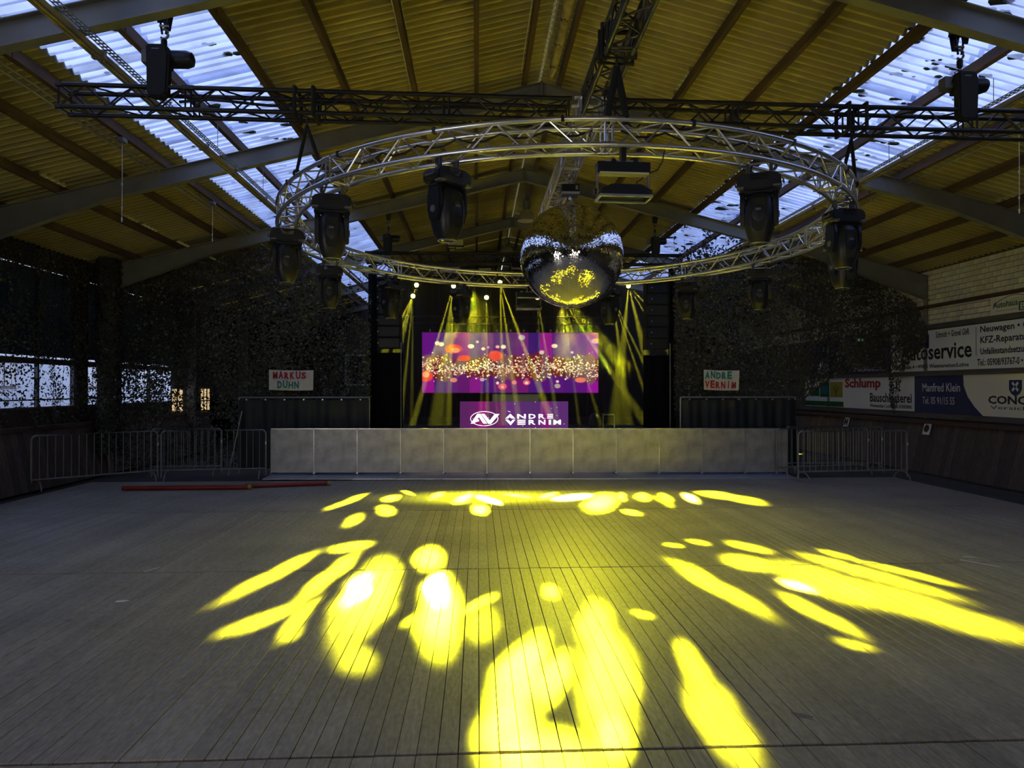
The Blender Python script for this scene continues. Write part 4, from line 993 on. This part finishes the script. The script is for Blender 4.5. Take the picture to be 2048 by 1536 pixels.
for (pp, beams, lb) in lamps:
    p = rx_at(pp[0], pp[1], 25.0)
    t = thing('stage_lamp', 'yellow glowing '+lb, 'stage light', p)
    fc = Vector((0, -1, -.35)).normalized(); R = fc.to_track_quat('Z', 'Y').to_matrix()
    MB().lathe([(.10, -.22), (.12, -.2), (.12, -.02), (.10, 0)], 18, R=R).obj('housing', M['black'], t, smooth=True)
    MB().lathe([(.075, .002), (.05, .02), (.01, .026)], 18, R=R).obj('lens', M['glow'], t)
    MB().tube([(-.15, 0, 0), (-.15, 0, .22), (.15, 0, .22), (.15, 0, 0)], .012, 6).obj('yoke', M['black'], t)
    MB().tube([(0, .05, .22), (0, .1, 5.82-p.z)], .015, 6).obj('hanger', M['black'], t)
    for (qx, qy, size, k) in beams:
        q = rx_at(qx, qy, 23.6)
        ldt = D.lights.new('beam', 'SPOT'); ldt.color = BEAM; ldt.energy = BEAM_P*k*(size/2)**0*1.0; ldt.spot_size = math.radians(size*1.3); ldt.spot_blend = .8; ldt.shadow_soft_size = .02
        lo = D.objects.new('beam', ldt); COL.objects.link(lo); lo.parent = t; d = (q-p).normalized(); lo.location = d*.08; lo.rotation_euler = d.to_track_quat('-Z', 'Y').to_euler()
# thin haze hanging over the stage
hz = MB().box((1.6, 23.3, 3.4), (10.2, 9.6, 5.2)).obj('stage_haze', None)
hm = D.materials.new('haze'); hm.use_nodes = True; hn = hm.node_tree.nodes; hn.clear(); ho = hn.new('ShaderNodeOutputMaterial'); hv = hn.new('ShaderNodeVolumePrincipled')
hv.inputs['Density'].default_value = .008; hv.inputs['Color'].default_value = (.95, .95, .95, 1); hv.inputs['Anisotropy'].default_value = .2
hm.node_tree.links.new(hv.outputs[0], ho.inputs[1]); hz.data.materials.clear(); hz.data.materials.append(hm)
tag(hz, 'thin yellow lit haze hanging over the stage', 'haze'); hz['kind'] = 'stuff'
# pale rectangular panels on the stage truss
for (px, py, y, w, h, lb) in [(911, 485, 22.2, .48, .18, 'pale rectangular panel on top of the front stage truss'), (970, 539, 24.9, .42, .09, 'small pale panel on the lamp truss behind the ring')]:
    p = rx_at(px, py, y); t = thing('work_light_panel', lb, 'panel', p); MB().box((0, 0, 0), (w, .03, h)).obj('panel', M['light_panel'], t); MB().box((0, .05, -h*.6), (w*1.1, .06, h*.3)).obj('holder', M['black'], t); MB().box((0, .05, -h*.9), (.03, .03, h*.7)).obj('post', M['black'], t)
for k, (px, py) in enumerate([(872, 548), (886, 548), (1030, 565)]):
    p = rx_at(px, py, 24.8); o = MB().lathe([(.07, -.05), (.075, 0), (.05, .02)], 14, R=Matrix.Rotation(PI/2, 3, 'X')).obj('blinder_lamp', M['lamp_shade'], None, loc=p); tag(o, ['left of two round unlit lamps behind the ring truss', 'right of two round unlit lamps behind the ring truss', 'single round unlit lamp behind the ring near the mirror ball'][k], 'lamp')

# ============================================================ STAGE FRONT BARRIERS
def barrier(i):
    t = thing('crowd_barrier', 'x', 'barrier', group='aluminium barriers along the stage front')
    MB().box((0, 0, .60), (.985, .012, 1.0)).obj('front_sheet', M['barrier_sheet'], t)
    f = MB()
    for x in (-.487, .487): f.box((x, .02, .59), (.022, .05, 1.04))
    f.box((0, .02, 1.10), (.995, .05, .035)); f.box((0, .02, .62), (.98, .04, .02)); f.obj('frame', M['alu'], t)
    MB().box((0, -.26, .03), (.99, .56, .022), R=Matrix.Rotation(.055, 3, 'X')).obj('tread_plate', M['tread'], t)
    MB().box((0, -.545, .016), (.99, .012, .028)).obj('plate_edge', M['alu'], t)
    for x in (-.44, .44): MB().tube([(x, .05, 1.0), (x, .95, .06)], .022, 8).obj('brace', M['alu'], t)
    MB().box((0, .5, .03), (.95, .9, .02)).obj('rear_plate', M['tread'], t)
    for x in (-.40, .40):
        MB().lathe([(.014, 0), (.014, .012)], 8, c=(x, -.012, .62), R=Matrix.Rotation(PI/2, 3, 'X')).obj('bolt', M['galv_dim'], t)
    return t
pos = ['leftmost', 'second from the left', 'third from the left', 'fourth from the left', 'fifth from the left', 'sixth from the left', 'sixth from the right', 'fifth from the right', 'fourth from the right', 'third from the right', 'second from the right', 'rightmost']
b0 = None; bang = -.040
for i in range(12):
    x = -4.27+.998*i*math.cos(bang); y = 16.62+(.998*i)*math.sin(bang)
    if b0 is None: b0 = barrier(0); o = b0
    else: o = dup(b0)
    o.location = (x, y, 0); o.rotation_euler = (0, 0, bang); o['label'] = 'aluminium stage front barrier with tread plate, '+pos[i]+' of twelve'

# ============================================================ STEEL CROWD FENCES
def fence(label, p0, p1, feet_out=1, m='galv_dim'):
    p0 = Vector((*p0, 0)); p1 = Vector((*p1, 0)); L_ = (p1-p0).length; a = math.atan2((p1-p0).y, (p1-p0).x)
    t = thing('crowd_fence', label, 'barrier', p0, a, 'tubular steel crowd fences')
    r = .10; pts = [(.0, 0, .06), (0, 0, 1.0)]+[(r-r*math.cos(q), 0, 1.0+r*math.sin(q)) for q in np.linspace(.2, PI/2, 6)]
    pts2 = [(L_-x, y, z) for x, y, z in reversed(pts)]
    MB().tube(pts+pts2, .019, 8).obj('frame', M[m], t, True)
    MB().tube([(0, 0, .22), (L_, 0, .22)], .016, 8).obj('lower_rail', M[m], t)
    me = MB().tube([(0, 0, .22), (0, 0, 1.09)], .0075, 6).mesh('bar', M[m]); n = int(L_/.135)
    for k in range(1, n): link('bar', me, t, (L_*k/n, 0, 0))
    for x in (.12, L_-.12):
        MB().tube([(x, -.28, .01), (x, -.22, .12), (x, -.1, .19), (x, .1, .19), (x, .22, .12), (x, .28, .01)], .014, 8).obj('foot', M[m], t)
    MB().box((L_-.0, -.02, .80), (.02, .02, .07)).obj('reflector', M['pins'], t)
    return t
fence('steel crowd fence at the far left beside the kickboards', (-8.85, 14.55), (-7.1, 16.15))
fence('steel crowd fence on the left next to the stage front barriers', (-7.0, 16.1), (-4.82, 16.45))
fence('rear steel crowd fence at the right end of the stage front barriers', (6.9, 16.1), (9.35, 16.6))
fence('front steel crowd fence at the right with its foot on the tread plates', (7.0, 15.2), (9.6, 15.45))
fence('steel crowd fence standing farther back at the right by the kickboards', (7.5, 16.98), (9.9, 16.95))
fence('steel crowd fence standing farther back at the left before the netting', (-7.6, 16.95), (-6.0, 17.0))
# red poles
for (p0, p1, lb) in [((-7.08, 14.55), (-4.62, 14.60), 'long red lacquered pole lying on the floor at the left, nearer one'), ((-4.75, 14.78), (-3.15, 15.12), 'red lacquered pole lying against the barrier tread plates')]:
    t = thing('jump_pole', lb, 'pole'); a = Vector((*p0, .05)); c = Vector((*p1, .05))
    MB().tube([a, c], .047, 12).obj('pole_body', M['red'], t, True); MB().tube([c, c+(c-a).normalized()*.06], .05, 12).obj('end_cap', M['inkyellow'], t, True)

# tarp fences beside the stage
def tarpfence(label, x0, x1, y, h):
    t = thing('tarpaulin_fence', label, 'fence', (0, y, 0))
    b = MB(); n = 60; V = []; F = []
    for i in range(n+1):
        x = x0+(x1-x0)*i/n
        for j in range(9):
            z = .12+(h-.18)*j/8; sag = .03*math.sin(i*.5+j*.4)+.02*math.sin(i*1.3)
            V.append((x, sag*(.3+.7*math.sin(PI*j/8)), z))
    for i in range(n):
        for j in range(8): F.append((i*9+j, (i+1)*9+j, (i+1)*9+j+1, i*9+j+1))
    b.add(V, F); b.obj('tarpaulin', M['scrim'], t, smooth='all')
    b = MB(); b.tube([(x0, .05, h), (x1, .05, h)], .02, 8); b.obj('top_rail', M['galv_dim'], t); MB().tube([(x0, .05, .12), (x1, .05, .12)], .02, 8).obj('bottom_rail', M['galv_dim'], t)
    for x in np.linspace(x0, x1, 3): MB().tube([(x, .06, 0), (x, .06, h)], .021, 8).obj('post', M['galv'] if x in (x0, x1) else M['galv_dim'], t)
    for x in np.linspace(x0+.2, x1-.2, 7): MB().box((x, -.03, h-.05), (.03, .02, .03)).obj('eyelet', M['pins'], t)
    return t
tarpfence('fence covered in black tarpaulin left of the stage', -5.72, -2.62, 17.30, 1.82)
tarpfence('fence covered in black tarpaulin right of the stage', 5.02, 7.92, 17.30, 1.82)
o = MB().tube([(-5.85, 17.0, 0), (-5.6, 17.2, 1.5)], .016, 6).obj('leaning_pole', M['galv'], None); tag(o, 'thin pale pole leaning against the left tarpaulin fence', 'pole')

# banners
def banner(label, x0, x1, y, z0, z1, l1, l2, m1, m2, tilt):
    t = thing('cloth_banner', label, 'banner', ((x0+x1)/2, y, (z0+z1)/2), rot=(0, tilt, 0)); w = x1-x0; h = z1-z0
    V = []; F = []; n = 24; mm = 8
    def yy_(u, v): return .012*math.sin(u*9+v*2)+.006*math.sin(u*23)
    for i in range(n+1):
        for j in range(mm+1):
            u = i/n; v = j/mm; V.append(((u-.5)*w*(1-.02*(1-v)), yy_(u, v), (v-.5)*h-.012*math.sin(PI*u)))
    for i in range(n):
        for j in range(mm): F.append((i*(mm+1)+j, (i+1)*(mm+1)+j, (i+1)*(mm+1)+j+1, i*(mm+1)+j+1))
    b = MB(); b.add(V, F); b.obj('cloth', M['cloth'], t, smooth='all')
    for (s_, mm_, zz, xs, ww) in ((l1, m1, .05*h, l1 in ('ANDRE',) and -.46 or -.42, None), (l2, m2, -.42*h, None, None)):
        ww = {'MARKUS': .76, 'DUHN': .50, 'ANDRE': .78, 'VERNIM': .90}[s_]*w; xs = {'MARKUS': -.40, 'DUHN': -.30, 'ANDRE': -.47, 'VERNIM': -.47}[s_]*w
        k = len(s_); adv = ww/k
        for q, ch in enumerate(s_):
            hh = h*.36*(1+.08*math.sin(q*2.1)); cwid = adv*(.82 if ch not in 'I' else .2)
            text('painted_letter', ch, t, M[mm_], (xs+q*adv+(adv*.3 if ch == 'I' else 0), -.028, zz+.01*h*math.sin(q*1.7)), (1, 0, .03*math.sin(q*3)), (0, 0, 1), cwid, hh, 0, bold=.04)
banner('white cloth banner with red over teal painted lettering hung on the left netting', -5.07, -3.99, 17.52, 2.0, 2.49, 'MARKUS', 'DUHN', 'paint_red', 'paint_teal', .01)
banner('white cloth banner with teal over red painted lettering hung on the right netting', 5.65, 6.55, 17.50, 2.0, 2.50, 'ANDRE', 'VERNIM', 'paint_teal', 'paint_red', .02)
t = thing('exit_sign', 'small greenish exit sign showing through the right netting', 'sign', (9.55, 17.3, 3.25)); MB().box((0, 0, 0), (.22, .03, .10)).obj('sign_face', M['inkgreen'], t); MB().tube([(0, .03, .05), (0, .15, .5)], .006, 5).obj('hanger', M['black'], t); MB().box((-.04, -.02, 0), (.05, .005, .06)).obj('pictogram', M['inkwhite'], t); MB().box((.05, -.02, 0), (.04, .005, .04)).obj('pictogram', M['inkwhite'], t)

# ============================================================ CAMOUFLAGE NETS
def net(label, surf, area, dens, size, group=None, pale=.15, dark_cloth=None):
    """surf(u,v)->Vector ; dens(u,v)->0..1"""
    t = thing('camouflage_net', label, 'net', group=group)
    N = int(area*dens_n); V = np.zeros((N*4, 3)); k = 0; mi = []
    for q in range(N):
        u, v = random.random(), random.random()
        d_ = dens(u, v)
        if random.random() > d_: continue
        p = surf(u, v); s_ = size*random.uniform(.45, 1.3); a = random.uniform(0, 2*PI); tx = random.uniform(-.9, .9); ty = random.uniform(-.7, .7)
        du = (surf(min(u+.01, 1), v)-p); du = du.normalized() if du.length > 1e-6 else Vector((1, 0, 0))
        up = Vector((0, 0, 1)); nn = du.cross(up)
        e1 = (du*math.cos(a)+up*math.sin(a)+nn*tx*.6).normalized(); e2 = (-du*math.sin(a)+up*math.cos(a)+nn*ty*.6).normalized()
        off = nn*random.uniform(-.05, .05)
        P = [p+off+e1*s_*.5, p+off+e2*s_*random.uniform(.2, .45), p+off-e1*s_*.5, p+off-e2*s_*random.uniform(.1, .4)]
        for i, w_ in enumerate(P): V[k*4+i] = w_
        mi.append(1 if random.random() < pale else 0); k += 1
    V = V[:k*4]; me = D.meshes.new('leaf_scrim'); me.from_pydata(V.tolist(), [], [(4*i, 4*i+1, 4*i+2, 4*i+3) for i in range(k)])
    me.materials.append(M['leaf']); me.materials.append(M['leaf2']); me.polygons.foreach_set('material_index', mi)
    o = link('leaf_scrim', me, t); o['kind'] = 'stuff'
    # mesh cords
    b = MB()
    for i in range(0, 25):
        u = i/24; pts = [surf(u, v) for v in np.linspace(0, 1, 10)]
        for v0, p0, p1 in zip(np.linspace(0, 1, 10), pts, pts[1:]):
            if dens(u, v0) > .15: b.tube([p0, p1], .004, 3, caps=False)
    o = b.obj('net_cords', M['black_rough'], t); o['kind'] = 'stuff'
    return t
dens_n = 1000
def nz2(u, v, f, s=0): return noise.noise(Vector((u*f, v*f*.8, s)))
# left net: hung from the third frame, from the left wall to the stage edge
def interp(x, pts):
    return float(np.interp(x, [p[0] for p in pts], [p[1] for p in pts]))
def surfL(u, v):
    x = -8.9+u*6.25; y = 17.72+.12*math.sin(u*9)+.07*math.sin(u*23+v*4)
    z1 = roofz(x, 7.08)
    return Vector((x, y, .12+v*(z1-.12)))
def densL(u, v):
    x = -8.9+u*6.25; z = .12+v*(roofz(x, 7.08)-.12)
    top = interp(x, [(-8.9, 6), (-5.4, 6), (-5.1, 5.3), (-4.6, 4.95), (-3.6, 4.5), (-3.2, 4.0), (-2.6, 3.6)])
    if z > top: return max(0, .42-(z-top)*.55+1.1*nz2(u, v, 14, 4))
    if -7.7 < x < -6.3 and 1.25 < z < 2.15: return .30+.5*nz2(u, v, 11, 2)
    d_ = 1.0
    if z < 1.3: d_ = .55+.8*nz2(u, v, 8, 5)
    if x < -8.0 and 1.5 < z < 4: d_ = .4+.6*nz2(u, v, 8, 5)
    return max(0, d_+.25*nz2(u, v, 6, 1))
net('dark camouflage net draped from the roof left of the stage', surfL, 6.25*5.3, densL, .078, 'camouflage nets')
def surfR(u, v):
    x = 5.0+u*6.38; y = 17.72-.3*u*u+.12*math.sin(u*8+1)+.06*math.sin(u*21+v*3)
    z0 = interp(x, [(5, 1.3), (7.88, 1.3), (7.93, .3), (8.05, .3), (8.13, 1.75), (9.16, 2.40), (9.95, 2.55), (10.42, 2.5), (10.52, 1.45), (10.62, 1.40), (10.85, 2.5), (11.1, 2.85), (11.38, 3.15)])
    z1 = min(roofz(x, 7.42), interp(x, [(5, 6.5), (9.9, 5.3), (10.4, 4.85), (10.6, 4.6), (11.1, 4.2), (11.38, 3.45)]))
    return Vector((x, y, z0+v*(z1-z0)))
def densR(u, v):
    p = surfR(u, v); d_ = 1.0
    if p.x < 7.6 and p.z > 5.15: d_ = max(0, .75-(p.z-5.15)*.25-abs(p.x-6.3)*.25+1.2*nz2(u, v, 13, 4))
    return max(0, d_+.25*nz2(u, v, 6, 1))
net('dark camouflage net draped from the roof right of the stage over the signs', surfR, 6.4*4.6, densR, .078, 'camouflage nets', .10)
# net along the left wall over the windows
def surfW(u, v):
    y = 9.0+u*14.0; z = 1.15+v*3.75; return Vector((-9.0+.12*math.sin(y*2.2)+.06*math.sin(y*5+v*6), y, z))
def densW(u, v):
    y = 9.0+u*14.0; z = 1.15+v*3.75
    d_ = 1.0
    if z < 2.55: d_ = .42+.45*nz2(u*4, v, 9, 2)
    elif z < 4.2: d_ = .55+.8*nz2(u*5, v, 6, 8)
    if 17.2 < y < 18.5 and z < 4.2: d_ = .08+.9*nz2(u*9, v, 6, 3)
    return max(0, d_)
net('dark camouflage net along the left wall covering the windows', surfW, 14*3.75, densW, .07, 'camouflage nets', .05)
# dark hanging bundle of netting by the left column
def surfC(u, v): return Vector((-8.75+.22*math.cos(u*2*PI), 17.3+.30*math.sin(u*2*PI), .5+v*4.6))
net('thick hanging bundle of netting wrapped round the left column', surfC, 1.7*4.6, lambda u, v: 1., .09, 'camouflage nets', .05)

# ============================================================ GOBO FLOOR LIGHTS (moving heads over the stage, patterned beams on the floor)
def gobo(loc, blobs, power, label):
    """a lamp pointing straight down in its local frame, its gobo cut as soft elliptical openings (floor coordinates relative to the lamp)"""
    ld = D.lights.new('gobo_beam', 'SPOT'); ld.spot_size = math.radians(172); ld.spot_blend = 0; ld.shadow_soft_size = .03; ld.color = (1, 1, 1); ld.energy = power
    ld.use_nodes = True; nt = ld.node_tree; n = nt.nodes; l = nt.links
    em = n['Emission']; tcn = n.new('ShaderNodeTexCoord'); sx = n.new('ShaderNodeSeparateXYZ'); l.new(tcn.outputs['Normal'], sx.inputs[0])
    h = loc[2]
    ab = n.new('ShaderNodeMath'); ab.operation = 'ABSOLUTE'; l.new(sx.outputs[2], ab.inputs[0])
    inv = n.new('ShaderNodeMath'); inv.operation = 'DIVIDE'; inv.inputs[0].default_value = h; l.new(ab.outputs[0], inv.inputs[1])
    cb_ = n.new('ShaderNodeCombineXYZ'); l.new(sx.outputs[0], cb_.inputs[0]); l.new(sx.outputs[1], cb_.inputs[1])
    uv = n.new('ShaderNodeVectorMath'); uv.operation = 'SCALE'; l.new(cb_.outputs[0], uv.inputs[0]); l.new(inv.outputs[0], uv.inputs[3])
    # soft irregular edge
    nz = n.new('ShaderNodeTexNoise'); nz.inputs['Scale'].default_value = 1.3; nz.inputs['Detail'].default_value = 1; l.new(uv.outputs[0], nz.inputs[0])
    ns = n.new('ShaderNodeVectorMath'); ns.operation = 'SCALE'; ns.inputs[3].default_value = .16; 
    nsub = n.new('ShaderNodeVectorMath'); nsub.operation = 'SUBTRACT'; nsub.inputs[1].default_value = (.5, .5, .5); l.new(nz.outputs['Color'], nsub.inputs[0]); l.new(nsub.outputs[0], ns.inputs[0])
    uv2 = n.new('ShaderNodeVectorMath'); uv2.operation = 'ADD'; l.new(uv.outputs[0], uv2.inputs[0]); l.new(ns.outputs[0], uv2.inputs[1])
    total = None; white = None
    for (cx, cyy, a, b_, ang, I) in blobs:
        mp = n.new('ShaderNodeMapping'); mp.vector_type = 'TEXTURE'; l.new(uv2.outputs[0], mp.inputs[0])
        mp.inputs['Location'].default_value = (cx-loc[0], cyy-loc[1], 0); mp.inputs['Rotation'].default_value = (0, 0, math.radians(ang)); mp.inputs['Scale'].default_value = (max(a, .12)*1.12+.08, max(b_, .04)*1.45+.05, 1e6)
        le = n.new('ShaderNodeVectorMath'); le.operation = 'LENGTH'; l.new(mp.outputs[0], le.inputs[0])
        # inverse square / cosine falloff compensated so that the floor level is I
        d2 = (cx-loc[0])**2+(cyy-loc[1])**2+h*h; comp = d2*math.sqrt(d2)/h/ (h*h) * 1.0
        mr = n.new('ShaderNodeMapRange'); mr.interpolation_type = 'SMOOTHSTEP'; mr.inputs[1].default_value = 1.0; mr.inputs[2].default_value = .30 if I > 1.5 else .0; mr.inputs[3].default_value = 0; mr.inputs[4].default_value = 1
        l.new(le.outputs['Value'], mr.inputs[0])
        pw_ = n.new('ShaderNodeMath'); pw_.operation = 'POWER'; pw_.inputs[1].default_value = 2.4 if I > 1.5 else 1.3; l.new(mr.outputs[0], pw_.inputs[0])
        mu_ = n.new('ShaderNodeMath'); mu_.operation = 'MULTIPLY'; mu_.inputs[1].default_value = I*comp; l.new(pw_.outputs[0], mu_.inputs[0]); mr = mu_
        if total is None: total = mr.outputs[0]
        else:
            ad = n.new('ShaderNodeMath'); ad.operation = 'ADD'; l.new(total, ad.inputs[0]); l.new(mr.outputs[0], ad.inputs[1]); total = ad.outputs[0]
        if I >= 16:
            if white is None: white = mr.outputs[0]
            else:
                ad = n.new('ShaderNodeMath'); ad.operation = 'ADD'; l.new(white, ad.inputs[0]); l.new(mr.outputs[0], ad.inputs[1]); white = ad.outputs[0]
    # yellow colour plus hot white core
    c1 = n.new('ShaderNodeVectorMath'); c1.operation = 'SCALE'; c1.inputs[0].default_value = (.95, .95, .010); l.new(total, c1.inputs[3]); out = c1.outputs[0]
    if white is not None:
        c2 = n.new('ShaderNodeVectorMath'); c2.operation = 'SCALE'; c2.inputs[0].default_value = (.03, .03, .08); l.new(white, c2.inputs[3])
        ad = n.new('ShaderNodeVectorMath'); ad.operation = 'ADD'; l.new(out, ad.inputs[0]); l.new(c2.outputs[0], ad.inputs[1]); out = ad.outputs[0]
    l.new(out, em.inputs[0]); em.inputs[1].default_value = 1
    t = thing('stage_lamp', label, 'stage light', loc)
    MB().lathe([(.09, .24), (.12, .2), (.12, .03), (.10, .0)], 16).obj('housing', M['black'], t, smooth=True); MB().box((0, 0, .35), (.3, .25, .12), bev=.01).obj('base', M['black'], t)
    lo = D.objects.new('gobo_beam', ld); COL.objects.link(lo); lo.parent = t; lo.location = (0, 0, -.03)
    return t
G = 1500.0
BL = [(-2.25,7.91,1.38,0.12,-101,7.0),(-1.65,9.24,0.41,0.20,-119,7.0),(-1.63,7.81,1.33,0.09,-96,9.0),(-1.92,6.35,0.60,0.12,-117,6.0),(-1.59,6.37,0.75,0.05,-93,4.0),(-1.10,7.12,1.80,0.24,-89,7.0),(-1.22,7.28,0.80,0.10,-88,22.0),(-1.55,6.00,0.24,0.02,-95,2.0),(-0.57,6.26,0.20,0.02,-104,1.6),(-0.59,8.58,0.75,0.14,-89,8.0),(-0.35,6.59,1.45,0.17,-88,8.0),(-0.40,7.23,0.70,0.09,-88,20.0),(0.02,6.69,0.43,0.05,-117,2.5),(0.05,6.11,0.54,0.11,-95,1.0),(-0.92,5.39,0.36,0.11,-74,1.5)]
BN = [(0.73,7.05,0.28,0.06,-93,5.0),(0.31,5.03,1.03,0.15,-103,7.0),(0.55,4.96,0.60,0.08,-107,6.0),(1.04,6.07,0.85,0.13,-98,6.0),(0.93,4.96,1.16,0.17,-100,8.0),(0.41,3.82,0.37,0.31,-92,7.0),(0.18,4.11,0.57,0.17,-94,7.0),(1.51,6.32,0.11,0.06,-69,4.0),(1.59,5.16,0.56,0.07,-97,7.0),(1.51,4.29,0.73,0.14,-96,7.0),(0.80,4.10,0.34,0.07,-100,14.0)]
BR_ = [(2.47,7.21,1.38,0.14,-82,7.0),(2.94,9.27,0.22,0.10,-60,5.0),(2.56,9.11,0.14,0.08,-62,5.0),(3.20,8.15,0.52,0.26,-78,8.0),(3.51,8.97,0.50,0.14,-69,6.0),(3.67,7.31,1.15,0.34,-87,8.0),(4.35,7.55,1.32,0.18,-71,7.0),(4.10,6.55,1.35,0.34,-71,6.0),(4.35,5.9,.7,.3,-71,1.6),(3.10,6.25,0.83,0.09,-85,6.0),(3.33,7.16,0.28,0.11,-79,22.0),(4.42,8.50,0.36,0.10,-79,5.0),(4.77,7.60,0.79,0.11,-67,6.0),(3.02,5.40,0.23,0.08,-62,4.0)]
BF1 = [(1.4,13.3,4.2,.8,0,.5),(-2.35,12.95,1.16,0.10,-102,9.0),(-1.62,13.26,0.48,0.12,-95,12.0),(-1.37,13.97,0.46,0.05,-65,6.0),(-1.55,11.94,0.65,0.12,-80,6.0),(-1.92,11.09,0.75,0.10,-89,4.0),(-0.78,13.53,0.49,0.07,-101,9.0),(-0.25,13.22,0.78,0.12,-98,12.0),(0.20,12.99,0.70,0.10,-73,16.0),(0.80,13.41,0.45,0.16,-51,14.0),(0.04,11.93,0.57,0.11,-86,8.0)]
BF2 = [(1.33,13.43,0.52,0.09,-112,9.0),(1.78,13.24,0.60,0.22,47,18.0),(2.22,12.61,1.34,0.27,-105,10.0),(2.72,13.22,0.63,0.06,-97,10.0),(3.12,13.20,0.65,0.12,-101,12.0),(2.54,11.55,0.32,0.12,-86,6.0),(3.53,13.09,0.71,0.07,-98,10.0),(3.98,13.02,0.78,0.11,-97,18.0),(4.62,13.37,0.71,0.30,-81,14.0),(4.91,12.76,0.76,0.25,-83,10.0),(3.36,12.63,0.86,0.09,-93,3.0)]
BWASH = [(1.3,8.0,8.5,6.5,90,.085),(.9,11.0,4.5,5.0,90,.02),(.4,6.3,3.4,3.2,90,.03),(3.6,7.0,3.0,2.6,90,.035)]
gobo((-.6, 17.75, 4.76), BL, G, 'patterned stage lamp lighting the left part of the floor')
gobo((1.0, 17.75, 4.76), BN, G, 'patterned stage lamp lighting the near middle of the floor')
gobo((2.4, 17.75, 4.76), BR_, G, 'patterned stage lamp lighting the right part of the floor')
gobo((-.2, 24.9, 5.5), BF1, G*1.5, 'patterned stage lamp lighting the floor strip left of the middle')
gobo((2.9, 24.9, 5.5), BF2, G*1.5, 'patterned stage lamp lighting the floor strip right of the middle')
gobo((1.87, 14.19, 3.66), BWASH, G, 'soft stage lamp washing the whole middle of the floor')
